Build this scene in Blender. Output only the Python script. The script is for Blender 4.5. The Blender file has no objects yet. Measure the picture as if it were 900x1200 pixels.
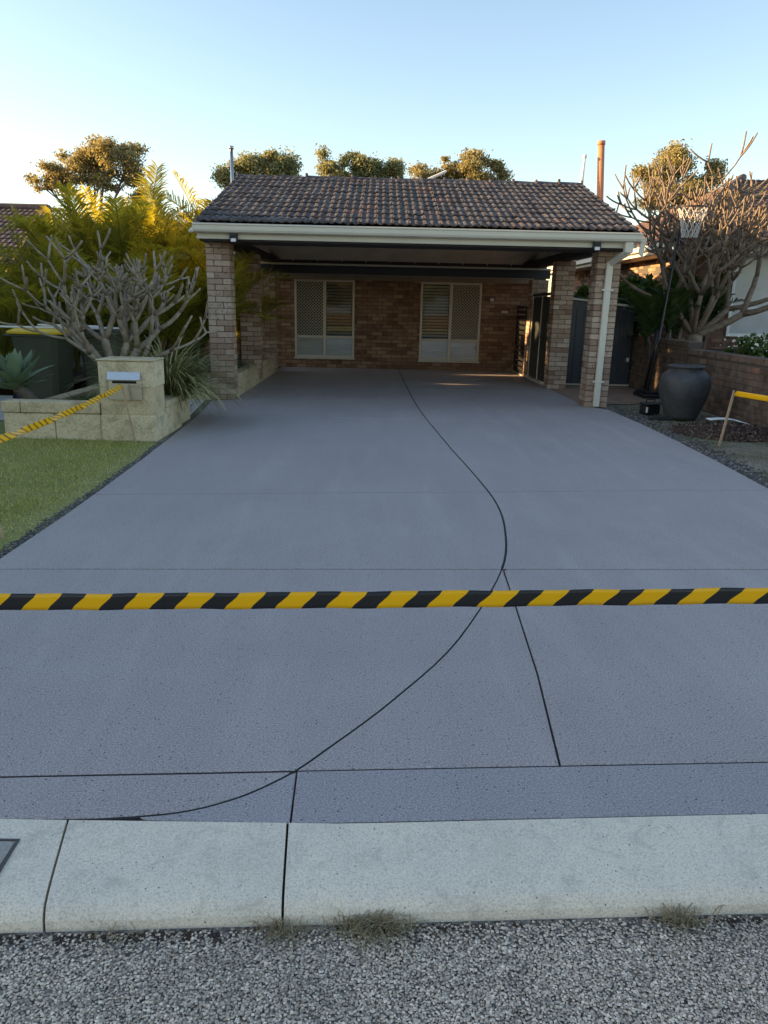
import bpy, bmesh, math, random
import numpy as np
from mathutils import Vector, Matrix, noise as mnoise

sc = bpy.context.scene
rad = math.radians
# ------------------------------------------------------------------ camera
CAM_H = 1.472
PITCH, ROLL, YAW = rad(15.655), rad(1.275), rad(0.744)
fw = Vector((math.sin(YAW)*math.cos(PITCH), math.cos(YAW)*math.cos(PITCH), -math.sin(PITCH)))
rt = Vector((math.cos(YAW), -math.sin(YAW), 0)); up = rt.cross(fw)
cr = rt*math.cos(ROLL) + up*math.sin(ROLL); cu = up*math.cos(ROLL) - rt*math.sin(ROLL)
cam_data = bpy.data.cameras.new('camera'); cam = bpy.data.objects.new('camera', cam_data)
sc.collection.objects.link(cam)
M = Matrix((cr, cu, -fw)).transposed().to_4x4(); M.translation = (0, 0, CAM_H)
cam.matrix_world = M
cam_data.sensor_fit = 'HORIZONTAL'; cam_data.sensor_width = 36.0; cam_data.lens = 36.0*865/900
cam_data.clip_start = 0.05; cam_data.clip_end = 3000
sc.camera = cam
# ------------------------------------------------------------------ sky, sun, exposure
SUN_AZ, SUN_EL = 86.0, 11.0          # degrees left of straight ahead, degrees above the horizon
world = bpy.data.worlds.new('World'); sc.world = world; world.use_nodes = True
wn = world.node_tree.nodes; wl = world.node_tree.links
sky = wn.new('ShaderNodeTexSky'); sky.sky_type = 'NISHITA'; sky.sun_disc = False
sky.sun_elevation = rad(SUN_EL); sky.sun_rotation = rad(-SUN_AZ)
sky.altitude = 20; sky.air_density = 1.0; sky.dust_density = 0.6; sky.ozone_density = 2.9
wn['Background'].inputs['Strength'].default_value = 0.15
wl.new(sky.outputs['Color'], wn['Background'].inputs['Color'])
sun_data = bpy.data.lights.new('sun', 'SUN'); sun = bpy.data.objects.new('sun', sun_data)
sc.collection.objects.link(sun)
sun_data.energy = 4.6; sun_data.angle = rad(0.53); sun_data.color = (1.0, 0.79, 0.50)
sdir = Vector((-math.sin(rad(SUN_AZ))*math.cos(rad(SUN_EL)), math.cos(rad(SUN_AZ))*math.cos(rad(SUN_EL)), math.sin(rad(SUN_EL))))
sun.rotation_euler = sdir.to_track_quat('Z', 'Y').to_euler(); sun.location = sdir*60
vs = sc.view_settings
vs.view_transform = 'Standard'; vs.look = 'None'; vs.exposure = 1.6; vs.gamma = 1.0; vs.use_curve_mapping = False
vs.use_white_balance = True; vs.white_balance_temperature = 8700; vs.white_balance_tint = 16

# ------------------------------------------------------------------ helpers
COL = sc.collection
def link(o, parent=None):
    COL.objects.link(o)
    if parent is not None: o.parent = parent
    return o
def tag(o, label=None, cat=None, group=None, kind=None):
    if label: o['label'] = label
    if cat: o['category'] = cat
    if group: o['group'] = group
    if kind: o['kind'] = kind
    return o
def thing(name, loc, label, cat, group=None, rz=0):
    o = bpy.data.objects.new(name, None); o.location = loc; o.rotation_euler = (0, 0, rz); o.empty_display_size = .1
    link(o); return tag(o, label, cat, group)
def mesh_np(name, V, F, mat, smooth=False, n=4):
    """V (k,3) float, F (m,n) int -> mesh"""
    me = bpy.data.meshes.new(name)
    V = np.asarray(V, dtype=np.float32); F = np.asarray(F, dtype=np.int32); n = F.shape[1]
    me.vertices.add(len(V)); me.vertices.foreach_set('co', V.ravel())
    me.loops.add(F.size); me.loops.foreach_set('vertex_index', F.ravel())
    me.polygons.add(len(F)); me.polygons.foreach_set('loop_start', np.arange(0, F.size, n, dtype=np.int32))
    if smooth: me.polygons.foreach_set('use_smooth', np.ones(len(F), dtype=bool))
    me.materials.append(mat); me.update(calc_edges=True); me.validate()
    return me
class MB:
    def __init__(s): s.v = []; s.f = []
    def add(s, vs_, fs):
        b = len(s.v); s.v += [tuple(p) for p in vs_]; s.f += [tuple(i+b for i in q) for q in fs]; return s
    def box(s, x0, x1, y0, y1, z0, z1, bev=0.0, mx=None):
        c = [(x0, x1), (y0, y1), (z0, z1)]; V = []; F = []
        if bev <= 0:
            for i in (0, 1):
                for j in (0, 1):
                    for k in (0, 1): V.append(Vector((c[0][i], c[1][j], c[2][k])))
            F = [(0, 1, 3, 2), (4, 6, 7, 5), (0, 4, 5, 1), (2, 3, 7, 6), (0, 2, 6, 4), (1, 5, 7, 3)]
        else:
            idx = {}
            for i in (0, 1):
                for j in (0, 1):
                    for k in (0, 1):
                        P = [c[0][i], c[1][j], c[2][k]]; sg = [1 if q == 0 else -1 for q in (i, j, k)]
                        for a in range(3):       # vertex lying on face normal to axis a
                            p = [P[d] + (0 if d == a else sg[d]*bev) for d in range(3)]
                            idx[(i, j, k, a)] = len(V); V.append(Vector(p))
            for a in range(3):
                b, d = (a+1) % 3, (a+2) % 3
                for s0 in (0, 1):
                    q = []
                    for (u, w) in ((0, 0), (1, 0), (1, 1), (0, 1)):
                        t = [0]*3; t[a] = s0; t[b] = u; t[d] = w; q.append(idx[(t[0], t[1], t[2], a)])
                    F.append(q if s0 == 1 else q[::-1])
                for u in (0, 1):
                    for w in (0, 1):              # edge along a, between faces b and d
                        t = [0]*3; t[b] = u; t[d] = w
                        t0 = list(t); t1 = list(t); t1[a] = 1
                        q = [idx[(*t0, b)], idx[(*t1, b)], idx[(*t1, d)], idx[(*t0, d)]]
                        F.append(q if (u ^ w) else q[::-1])
            for i in (0, 1):
                for j in (0, 1):
                    for k in (0, 1):
                        q = [idx[(i, j, k, a)] for a in range(3)]
                        F.append(q if (i+j+k) % 2 == 1 else q[::-1])
        if mx is not None: V = [mx @ p for p in V]
        return s.add(V, F)
    def obox(s, c, size, mx3=None, bev=0.0):
        m = Matrix.Translation(Vector(c)) @ (mx3.to_4x4() if mx3 is not None else Matrix.Identity(4))
        a, b, d = [q/2 for q in size]
        return s.box(-a, a, -b, b, -d, d, bev, m)
    def bar(s, p, q, w, t, bev=0.0, upv=(0, 0, 1)):
        p, q = Vector(p), Vector(q); z = (q-p); L = z.length; z.normalize()
        u = Vector(upv)
        if abs(z.dot(u)) > .99: u = Vector((0, 1, 0))
        x = z.cross(u).normalized(); y = z.cross(x)
        return s.obox((p+q)/2, (w, t, L), Matrix((x, y, z)).transposed(), bev)
    def tube(s, pts, rs, n=8, cap=True):
        pts = [Vector(p) for p in pts]; b = len(s.v); m = len(pts)
        if not hasattr(rs, '__len__'): rs = [rs]*m
        ref = None
        for i, p in enumerate(pts):
            t = (pts[min(i+1, m-1)] - pts[max(i-1, 0)])
            t = t.normalized() if t.length > 1e-9 else Vector((0, 0, 1))
            if ref is None:
                ref = Vector((1, 0, 0)) if abs(t.x) < .8 else Vector((0, 1, 0))
            x = (ref - t*ref.dot(t)).normalized(); y = t.cross(x); ref = x
            for k in range(n):
                a = 2*math.pi*k/n
                s.v.append(tuple(p + (x*math.cos(a) + y*math.sin(a))*rs[i]))
        for i in range(m-1):
            for k in range(n):
                k2 = (k+1) % n
                s.f.append((b+i*n+k, b+i*n+k2, b+(i+1)*n+k2, b+(i+1)*n+k))
        if cap:
            s.f.append(tuple(b+k for k in range(n))[::-1]); s.f.append(tuple(b+(m-1)*n+k for k in range(n)))
        return s
    def lathe(s, prof, c=(0, 0, 0), n=32):
        b = len(s.v); m = len(prof)
        for r, z in prof:
            for k in range(n):
                a = 2*math.pi*k/n; s.v.append((c[0]+r*math.cos(a), c[1]+r*math.sin(a), c[2]+z))
        for i in range(m-1):
            for k in range(n):
                k2 = (k+1) % n; s.f.append((b+i*n+k, b+i*n+k2, b+(i+1)*n+k2, b+(i+1)*n+k))
        return s
    def extrude_x(s, prof, x0, x1, close=True):
        """prof list of (y,z) counter-clockwise seen from +x"""
        n = len(prof); b = len(s.v)
        for x in (x0, x1):
            for y, z in prof: s.v.append((x, y, z))
        for i in range(n if close else n-1):
            j = (i+1) % n; s.f.append((b+i, b+j, b+n+j, b+n+i))
        if close:
            s.f.append(tuple(b+i for i in range(n))[::-1]); s.f.append(tuple(b+n+i for i in range(n)))
        return s
    def mesh(s, name, mat, smooth=False):
        me = bpy.data.meshes.new(name); me.from_pydata(s.v, [], s.f)
        if smooth: me.polygons.foreach_set('use_smooth', [True]*len(me.polygons))
        me.materials.append(mat)
        bm = bmesh.new(); bm.from_mesh(me); bmesh.ops.recalc_face_normals(bm, faces=bm.faces); bm.to_mesh(me); bm.free()
        return me
    def build(s, name, mat, parent=None, smooth=False, loc=None, kind=None):
        o = bpy.data.objects.new(name, s.mesh(name, mat, smooth)); link(o, parent)
        if loc is not None: o.location = loc
        if kind: o['kind'] = kind
        return o
def put(name, me, parent=None, loc=(0, 0, 0), rot=(0, 0, 0), scale=None):
    o = bpy.data.objects.new(name, me); link(o, parent); o.location = loc; o.rotation_euler = rot
    if scale is not None: o.scale = scale
    return o

# ------------------------------------------------------------------ materials
def nodes(name):
    m = bpy.data.materials.new(name); m.use_nodes = True
    nt = m.node_tree; return m, nt, nt.nodes['Principled BSDF']
def N(nt, t, **kw):
    n = nt.nodes.new(t)
    for k, v in kw.items():
        if k in n.inputs: n.inputs[k].default_value = v
        else: setattr(n, k, v)
    return n
def ramp(nt, fac, stops, interp='LINEAR'):
    r = N(nt, 'ShaderNodeValToRGB'); e = r.color_ramp; e.interpolation = interp
    while len(e.elements) < len(stops): e.elements.new(.5)
    for el, (p, c) in zip(e.elements, stops): el.position = p; el.color = (*c, 1) if len(c) == 3 else c
    nt.links.new(fac, r.inputs['Fac']); return r.outputs['Color']
def objco(nt, scale=None):
    c = N(nt, 'ShaderNodeTexCoord').outputs['Object']
    return c
def worldco(nt):
    return N(nt, 'ShaderNodeNewGeometry').outputs['Position']
def noise_(nt, co, scale, detail=4, rough=.55, dist=0):
    n = N(nt, 'ShaderNodeTexNoise', Scale=scale, Detail=detail, Roughness=rough, Distortion=dist)
    nt.links.new(co, n.inputs['Vector']); return n.outputs['Fac']
def mixc(nt, fac, a, b, mode='MIX'):
    m = N(nt, 'ShaderNodeMix', data_type='RGBA', blend_type=mode)
    for i, v in ((0, fac), (6, a), (7, b)):
        if hasattr(v, 'is_linked') or hasattr(v, 'links'): nt.links.new(v, m.inputs[i])
        elif i == 0: m.inputs[0].default_value = v
        else: m.inputs[i].default_value = (*v, 1)
    return m.outputs[2]
def bump(nt, bs, h, strength=.3, dist=.01):
    b = N(nt, 'ShaderNodeBump', Strength=strength, Distance=dist); nt.links.new(h, b.inputs['Height']); nt.links.new(b.outputs['Normal'], bs.inputs['Normal']); return b
def rnd(nt):
    """a number that differs between objects and between loose pieces of one mesh"""
    a = N(nt, 'ShaderNodeObjectInfo').outputs['Random']; b = N(nt, 'ShaderNodeNewGeometry').outputs['Random Per Island']
    s = N(nt, 'ShaderNodeMath', operation='ADD'); nt.links.new(a, s.inputs[0]); nt.links.new(b, s.inputs[1])
    f = N(nt, 'ShaderNodeMath', operation='FRACT'); nt.links.new(s.outputs[0], f.inputs[0]); return f.outputs[0]
def simple(name, col, rough=.6, var=.12, scale=6, metal=0, bmp=0, bscale=80, spec=.5):
    m, nt, bs = nodes(name); co = worldco(nt)
    nz = noise_(nt, co, scale, 5)
    c = ramp(nt, nz, [(.25, tuple(k*(1-var) for k in col)), (.75, tuple(min(1, k*(1+var)) for k in col))])
    nt.links.new(c, bs.inputs['Base Color']); bs.inputs['Roughness'].default_value = rough; bs.inputs['Metallic'].default_value = metal
    bs.inputs['Specular IOR Level'].default_value = spec
    if bmp: bump(nt, bs, noise_(nt, co, bscale, 4), bmp, .004)
    return m
def m_brick(name, stops, fleck=(.10, .055, .04)):
    m, nt, bs = nodes(name); r = rnd(nt); co = worldco(nt)
    c = ramp(nt, r, stops)
    n1 = noise_(nt, co, 26, 4, .6); n2 = noise_(nt, co, 7, 3)
    c = mixc(nt, ramp(nt, n1, [(.57, (0, 0, 0)), (.67, (.7, .7, .7))]), c, fleck)
    c = mixc(nt, ramp(nt, n2, [(.3, (0, 0, 0)), (.8, (.35, .35, .35))]), c, (.42, .33, .26))
    nt.links.new(c, bs.inputs['Base Color']); bs.inputs['Roughness'].default_value = .85; bs.inputs['Specular IOR Level'].default_value = .25
    bump(nt, bs, noise_(nt, co, 120, 5), .5, .003); return m
def m_leaf(name, stops, trans=.35, tcol=(.35, .4, .05), rough=.5, island=True):
    m, nt, bs = nodes(name)
    r = rnd(nt); c = ramp(nt, r, stops)
    nt.links.new(c, bs.inputs['Base Color']); bs.inputs['Roughness'].default_value = rough; bs.inputs['Specular IOR Level'].default_value = .35
    t = N(nt, 'ShaderNodeBsdfTranslucent'); nt.links.new(mixc(nt, .6, c, tcol), t.inputs['Color'])
    mx = N(nt, 'ShaderNodeMixShader'); mx.inputs[0].default_value = trans
    nt.links.new(bs.outputs[0], mx.inputs[1]); nt.links.new(t.outputs[0], mx.inputs[2])
    nt.links.new(mx.outputs[0], nt.nodes['Material Output'].inputs['Surface']); return m

MAT = {}
def build_materials():
    # painted exposed-fleck concrete
    def coat(name, base, hi):
        m, nt, bs = nodes(name); co = worldco(nt)
        big = noise_(nt, co, .8, 5, .65, .4); mid = noise_(nt, co, 9, 4, .6); fine = noise_(nt, co, 420, 2, .6)
        c = ramp(nt, big, [(.3, base), (.72, hi)])
        c = mixc(nt, ramp(nt, mid, [(.35, (0, 0, 0)), (.75, (.22, .22, .22))]), c, tuple(k*.82 for k in base))
        c = mixc(nt, ramp(nt, fine, [(.34, (.8, .8, .8)), (.47, (0, 0, 0))]), c, tuple(k*.6 for k in base))
        c = mixc(nt, ramp(nt, fine, [(.56, (0, 0, 0)), (.68, (.55, .55, .55))]), c, tuple(min(1, k*1.5) for k in hi))
        mp = N(nt, 'ShaderNodeMapping'); mp.inputs['Scale'].default_value = (2.6, .35, 1); mp.inputs['Rotation'].default_value = (0, 0, .12); nt.links.new(co, mp.inputs['Vector'])
        stk = noise_(nt, mp.outputs[0], 1.6, 5, .6, .5)
        c = mixc(nt, ramp(nt, stk, [(.52, (0, 0, 0)), (.75, (.35, .35, .35))]), c, tuple(min(1, k*1.25) for k in hi))
        c = mixc(nt, ramp(nt, stk, [(.25, (.35, .35, .35)), (.45, (0, 0, 0))]), c, tuple(k*.8 for k in base))
        gr = noise_(nt, co, 150, 4, .85)
        c = mixc(nt, ramp(nt, gr, [(.36, (.85, .85, .85)), (.5, (0, 0, 0))]), c, tuple(k*.5 for k in base))
        c = mixc(nt, ramp(nt, gr, [(.5, (0, 0, 0)), (.64, (.8, .8, .8))]), c, tuple(min(1, k*1.5) for k in hi))
        v = N(nt, 'ShaderNodeTexVoronoi', Scale=75.0, Randomness=1.0); nt.links.new(co, v.inputs['Vector'])
        sp = N(nt, 'ShaderNodeSeparateColor'); nt.links.new(v.outputs['Color'], sp.inputs[0])
        sm = N(nt, 'ShaderNodeMath', operation='MULTIPLY_ADD'); nt.links.new(sp.outputs[0], sm.inputs[0]); sm.inputs[1].default_value = .42; sm.inputs[2].default_value = -.185
        lt = N(nt, 'ShaderNodeMath', operation='LESS_THAN'); nt.links.new(v.outputs['Distance'], lt.inputs[0]); nt.links.new(sm.outputs[0], lt.inputs[1])
        fl = ramp(nt, sp.outputs[1], [(0, (.03, .032, .04)), (.8, (.05, .05, .06)), (.81, (.5, .5, .52)), (1, (.55, .55, .57))], 'CONSTANT')
        c = mixc(nt, lt.outputs[0], c, fl)
        nt.links.new(c, bs.inputs['Base Color']); bs.inputs['Roughness'].default_value = .72; bs.inputs['Specular IOR Level'].default_value = .3
        bump(nt, bs, noise_(nt, co, 260, 3), .12, .002); return m
    MAT['coat'] = coat('driveway_coating', (.345, .302, .290), (.425, .373, .356))
    MAT['coat_new'] = coat('driveway_coating_fresh', (.322, .294, .298), (.368, .336, .340))
    MAT['cover'] = simple('worn_cover', (.34, .32, .29), .8, .25, 60, bmp=.8, bscale=150)
    MAT['joint'] = simple('joint_dark', (.085, .078, .074), .9)
    # concrete kerb
    m, nt, bs = nodes('kerb_concrete'); co = worldco(nt)
    a = noise_(nt, co, 4.2, 6, .7); b = noise_(nt, co, 170, 4, .85); st = noise_(nt, co, 9, 6, .72, .8)
    c = ramp(nt, a, [(.25, (.64, .56, .455)), (.5, (.76, .665, .54)), (.78, (.88, .755, .58))])
    c = mixc(nt, ramp(nt, b, [(.38, (.75, .75, .75)), (.49, (0, 0, 0))]), c, (.40, .35, .28))
    c = mixc(nt, ramp(nt, b, [(.52, (0, 0, 0)), (.64, (.6, .6, .6))]), c, (.95, .83, .66))
    vk = N(nt, 'ShaderNodeTexVoronoi', Scale=60.0); nt.links.new(co, vk.inputs['Vector']); sk = N(nt, 'ShaderNodeSeparateColor'); nt.links.new(vk.outputs['Color'], sk.inputs[0])
    mk = N(nt, 'ShaderNodeMath', operation='MULTIPLY_ADD'); nt.links.new(sk.outputs[0], mk.inputs[0]); mk.inputs[1].default_value = .6; mk.inputs[2].default_value = -.42
    lk = N(nt, 'ShaderNodeMath', operation='LESS_THAN'); nt.links.new(vk.outputs['Distance'], lk.inputs[0]); nt.links.new(mk.outputs[0], lk.inputs[1])
    c = mixc(nt, lk.outputs[0], c, (.16, .14, .12))
    c = mixc(nt, ramp(nt, st, [(.52, (0, 0, 0)), (.72, (.65, .65, .65))]), c, (.44, .39, .32))
    nt.links.new(c, bs.inputs['Base Color']); bs.inputs['Roughness'].default_value = .85; bump(nt, bs, b, .35, .003); MAT['kerb'] = m
    # asphalt
    m, nt, bs = nodes('asphalt_binder'); co = worldco(nt)
    v = N(nt, 'ShaderNodeTexVoronoi', Scale=110.0); nt.links.new(co, v.inputs['Vector'])
    sp = N(nt, 'ShaderNodeSeparateColor'); nt.links.new(v.outputs['Color'], sp.inputs[0])
    c = ramp(nt, sp.outputs[0], [(0, (.06, .053, .046)), (.5, (.18, .158, .136)), (1, (.36, .32, .275))])
    nt.links.new(c, bs.inputs['Base Color']); bs.inputs['Roughness'].default_value = .9; bump(nt, bs, v.outputs['Distance'], .9, .008); MAT['asphalt'] = m
    m, nt, bs = nodes('road_stone'); r = rnd(nt)
    c = ramp(nt, r, [(0, (.30, .245, .195)), (.35, (.54, .445, .355)), (.8, (.75, .62, .495)), (1, (.96, .82, .67))])
    nz = noise_(nt, worldco(nt), 2.2, 4, .6)
    c = mixc(nt, ramp(nt, nz, [(.30, (.3, .3, .3)), (.5, (0, 0, 0))]), c, (.12, .11, .10))
    c = mixc(nt, ramp(nt, nz, [(.62, (0, 0, 0)), (.75, (.5, .5, .5))]), c, (.62, .57, .51))
    nt.links.new(c, bs.inputs['Base Color']); bs.inputs['Roughness'].default_value = .8; MAT['stone'] = m
    m, nt, bs = nodes('gravel_stone'); r = rnd(nt)
    c = ramp(nt, r, [(0, (.03, .03, .032)), (.5, (.09, .085, .08)), (.85, (.17, .155, .14)), (1, (.34, .31, .27))])
    nt.links.new(c, bs.inputs['Base Color']); bs.inputs['Roughness'].default_value = .85; MAT['gravel'] = m
    # soils
    m, nt, bs = nodes('soil'); co = worldco(nt); a = noise_(nt, co, 5, 7, .7)
    c = ramp(nt, a, [(.3, (.035, .027, .02)), (.55, (.075, .058, .042)), (.75, (.14, .115, .085))])
    nt.links.new(c, bs.inputs['Base Color']); bs.inputs['Roughness'].default_value = .95; bump(nt, bs, noise_(nt, co, 45, 5), .8, .02); MAT['soil'] = m
    m, nt, bs = nodes('lawn_ground'); co = worldco(nt); a = noise_(nt, co, 2.6, 6, .7); b = noise_(nt, co, 60, 3)
    c = ramp(nt, a, [(.3, (.28, .28, .085)), (.55, (.38, .37, .12)), (.75, (.52, .44, .2))])
    c = mixc(nt, ramp(nt, b, [(.35, (.6, .6, .6)), (.6, (0, 0, 0))]), c, (.03, .04, .014))
    nt.links.new(c, bs.inputs['Base Color']); bs.inputs['Roughness'].default_value = .95; bump(nt, bs, b, .8, .02); MAT['lawn'] = m
    m, nt, bs = nodes('dry_verge'); co = worldco(nt); a = noise_(nt, co, 1.7, 6, .7); b = noise_(nt, co, 30, 5)
    c = ramp(nt, a, [(.3, (.11, .11, .055)), (.5, (.23, .20, .135)), (.75, (.38, .32, .23))])
    c = mixc(nt, ramp(nt, b, [(.35, (.6, .6, .6)), (.6, (0, 0, 0))]), c, (.06, .055, .035))
    nt.links.new(c, bs.inputs['Base Color']); bs.inputs['Roughness'].default_value = .95; bump(nt, bs, b, .6, .015); MAT['verge'] = m
    MAT['path'] = simple('tan_concrete', (.33, .21, .14), .9, .25, 4, bmp=.3)
    MAT['pale_paving'] = simple('pale_paving', (.46, .43, .38), .9, .15, 8, bmp=.3)
    # bricks
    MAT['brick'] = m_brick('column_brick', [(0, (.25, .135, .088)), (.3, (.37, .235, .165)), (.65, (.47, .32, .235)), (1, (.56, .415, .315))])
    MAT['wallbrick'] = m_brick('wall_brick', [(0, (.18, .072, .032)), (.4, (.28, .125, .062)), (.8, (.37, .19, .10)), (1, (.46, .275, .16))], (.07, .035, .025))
    MAT['redbrick'] = m_brick('red_brick', [(0, (.10, .035, .025)), (.5, (.17, .06, .04)), (1, (.24, .095, .06))], (.06, .03, .025))
    MAT['lowbrick'] = m_brick('garden_wall_brick', [(0, (.07, .042, .03)), (.5, (.115, .07, .048)), (.88, (.15, .088, .06)), (1, (.22, .09, .055))], (.045, .032, .025))
    MAT['orange_and_sunlit'] = m_brick('orange_and_sunlit_brick', [(0, (.30, .14, .07)), (.5, (.38, .19, .10)), (1, (.45, .25, .14))], (.2, .09, .05))  # orange brick; on the red neighbour the orange stands for sunlight
    MAT['mortar'] = simple('mortar', (.10, .075, .06), .95, .2, 30, bmp=.3)
    MAT['mortar_dark'] = simple('mortar_dark', (.10, .075, .06), .95, .2, 30)
    # limestone
    m, nt, bs = nodes('limestone'); co = worldco(nt); r = rnd(nt)
    c = ramp(nt, r, [(0, (.52, .40, .245)), (.5, (.61, .48, .295)), (1, (.67, .545, .355))])
    a = noise_(nt, co, 6, 7, .7, .5); b = noise_(nt, co, 55, 5, .7)
    c = mixc(nt, ramp(nt, a, [(.47, (0, 0, 0)), (.68, (.75, .75, .75))]), c, (.27, .205, .12))
    c = mixc(nt, ramp(nt, a, [(.25, (.5, .5, .5)), (.42, (0, 0, 0))]), c, (.60, .54, .42))
    c = mixc(nt, ramp(nt, b, [(.34, (.75, .75, .75)), (.46, (0, 0, 0))]), c, (.22, .17, .10))
    nt.links.new(c, bs.inputs['Base Color']); bs.inputs['Roughness'].default_value = .92; bump(nt, bs, b, .55, .008); MAT['lime'] = m
    MAT['cream'] = simple('cream_paint', (.66, .60, .49), .45, .05, 3)
    MAT['frame'] = simple('cream_frame', (.66, .58, .46), .4, .06, 5)
    MAT['lattice'] = simple('security_lattice', (.42, .37, .28), .5, .1, 10)
    MAT['white'] = simple('white_paint', (.75, .75, .73), .5, .05, 6)
    MAT['darktimber'] = simple('dark_timber', (.035, .026, .022), .7, .2, 8)
    MAT['navy'] = simple('dark_navy_steel', (.018, .021, .032), .45, .15, 6)
    MAT['brownbeam'] = simple('brown_beam', (.30, .235, .165), .7, .12, 5)
    MAT['lining'] = simple('grey_lining', (.76, .72, .66), .8, .12, 3)
    MAT['slate'] = simple('slate_sheet_metal', (.052, .058, .068), .42, .10, 3, metal=0)
    MAT['gate'] = simple('dark_gate_metal', (.035, .038, .034), .5, .15, 4)
    MAT['black'] = simple('black_plastic', (.012, .012, .013), .45, .2, 20)
    MAT['charcoal'] = simple('charcoal_metal', (.03, .03, .032), .4, .15, 9)
    MAT['steel'] = simple('brushed_steel', (.52, .52, .52), .28, .08, 40, metal=1)
    MAT['stake'] = simple('pine_stake', (.42, .28, .18), .8, .2, 30, bmp=.3)
    MAT['yellow'] = simple('yellow_plastic', (.72, .44, .02), .4, .08, 6)
    MAT['bin'] = simple('bin_green_plastic', (.055, .062, .038), .5, .12, 4)
    MAT['terracotta'] = simple('terracotta_pipe', (.50, .20, .10), .7, .15, 7)
    MAT['bark'] = simple('bark', (.14, .11, .085), .9, .35, 9, bmp=.5, bscale=30)
    MAT['plank'] = simple('weathered_white_timber', (.52, .50, .46), .8, .15, 14)
    MAT['unlit_inside'] = simple('dark_interior', (.012, .012, .012), .9)  # near-black colour standing in for shade inside the room and mail slot
    MAT['mulchg'] = simple('mulch_ground', (.06, .04, .03), .95, .4, 14, bmp=.8, bscale=30)
    m, nt, bs = nodes('mulch_chip'); r = rnd(nt)
    nt.links.new(ramp(nt, r, [(0, (.035, .018, .013)), (.6, (.09, .05, .035)), (.9, (.16, .10, .07)), (1, (.3, .22, .16))]), bs.inputs['Base Color']); bs.inputs['Roughness'].default_value = .9; MAT['chip'] = m
    m, nt, bs = nodes('urn_glaze'); co = worldco(nt); a = noise_(nt, co, 5, 6, .65, .8); b = noise_(nt, co, 24, 4)
    c = ramp(nt, a, [(.3, (.028, .027, .028)), (.6, (.06, .057, .057)), (.85, (.105, .10, .098))])
    nt.links.new(c, bs.inputs['Base Color']); bs.inputs['Roughness'].default_value = .62; bump(nt, bs, b, .2, .006); MAT['urn'] = m
    # frangipani bark: smooth silvery grey
    m, nt, bs = nodes('frangipani_bark'); co = worldco(nt); a = noise_(nt, co, 14, 5, .6); b = noise_(nt, co, 60, 3)
    c = ramp(nt, a, [(.3, (.17, .13, .09)), (.55, (.29, .23, .165)), (.8, (.42, .34, .25))])
    nt.links.new(c, bs.inputs['Base Color']); bs.inputs['Roughness'].default_value = .75; bump(nt, bs, b, .3, .005); MAT['frangi'] = m
    m2 = m.copy(); m2.name = 'frangipani_bark_brown'; MAT['frangi2'] = m2
    for n in m2.node_tree.nodes:
        if n.type == 'VALTORGB':
            for e, cc in zip(n.color_ramp.elements, ((.13, .09, .06, 1), (.22, .155, .105, 1), (.33, .235, .16, 1))): e.color = cc
    # roof tiles
    def tilemat(name, stops, lich):
        m, nt, bs = nodes(name); r = rnd(nt); co = worldco(nt)
        c = ramp(nt, r, stops); a = noise_(nt, co, 22, 5, .75); b = noise_(nt, co, 3, 4, .6)
        c = mixc(nt, ramp(nt, a, [(.47, (0, 0, 0)), (.60, (.8, .8, .8))]), c, lich)
        c = mixc(nt, ramp(nt, b, [(.35, (.6, .6, .6)), (.55, (0, 0, 0))]), c, (.05, .036, .036))
        nt.links.new(c, bs.inputs['Base Color']); bs.inputs['Roughness'].default_value = .8; bs.inputs['Specular IOR Level'].default_value = .3
        bump(nt, bs, noise_(nt, co, 70, 4), .4, .004); return m
    MAT['tile'] = tilemat('weathered_tile', [(0, (.040, .036, .039)), (.5, (.068, .057, .060)), (.90, (.095, .075, .074)), (.97, (.14, .075, .06)), (1, (.17, .08, .06))], (.23, .22, .22))
    MAT['tile_brown_shaded'] = tilemat('brown_tile_shaded', [(0, (.07, .042, .038)), (.5, (.10, .058, .05)), (1, (.13, .075, .062))], (.16, .13, .115))  # red tile darkened to brown to stand for shade on the left roof
    MAT['tile_red'] = tilemat('red_tile', [(0, (.09, .05, .042)), (.5, (.13, .066, .052)), (1, (.18, .09, .07))], (.2, .155, .13))
    # glass
    m, nt, bs = nodes('window_glass'); bs.inputs['Base Color'].default_value = (.9, .92, .92, 1); bs.inputs['Roughness'].default_value = .02
    gl = N(nt, 'ShaderNodeBsdfGlossy', Roughness=.015); tr = N(nt, 'ShaderNodeBsdfTransparent'); fr = N(nt, 'ShaderNodeFresnel', IOR=1.55)
    mul = N(nt, 'ShaderNodeMath', operation='MULTIPLY'); nt.links.new(fr.outputs[0], mul.inputs[0]); mul.inputs[1].default_value = 2.0
    mx = N(nt, 'ShaderNodeMixShader'); nt.links.new(mul.outputs[0], mx.inputs[0]); nt.links.new(tr.outputs[0], mx.inputs[1]); nt.links.new(gl.outputs[0], mx.inputs[2])
    nt.links.new(mx.outputs[0], nt.nodes['Material Output'].inputs['Surface']); MAT['glass'] = m
    MAT['dimglass'] = simple('curtained_glass', (.42, .46, .50), .12, .12, 3)
    # tape
    m, nt, bs = nodes('hazard_tape'); uv = N(nt, 'ShaderNodeUVMap'); sx = N(nt, 'ShaderNodeSeparateXYZ'); nt.links.new(uv.outputs[0], sx.inputs[0])
    md = N(nt, 'ShaderNodeMath', operation='FRACT'); nt.links.new(sx.outputs[0], md.inputs[0])
    gt = N(nt, 'ShaderNodeMath', operation='GREATER_THAN'); gt.inputs[1].default_value = .52; nt.links.new(md.outputs[0], gt.inputs[0])
    nt.links.new(mixc(nt, gt.outputs[0], (.95, .45, .003), (.014, .013, .013)), bs.inputs['Base Color']); bs.inputs['Roughness'].default_value = .38
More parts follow.
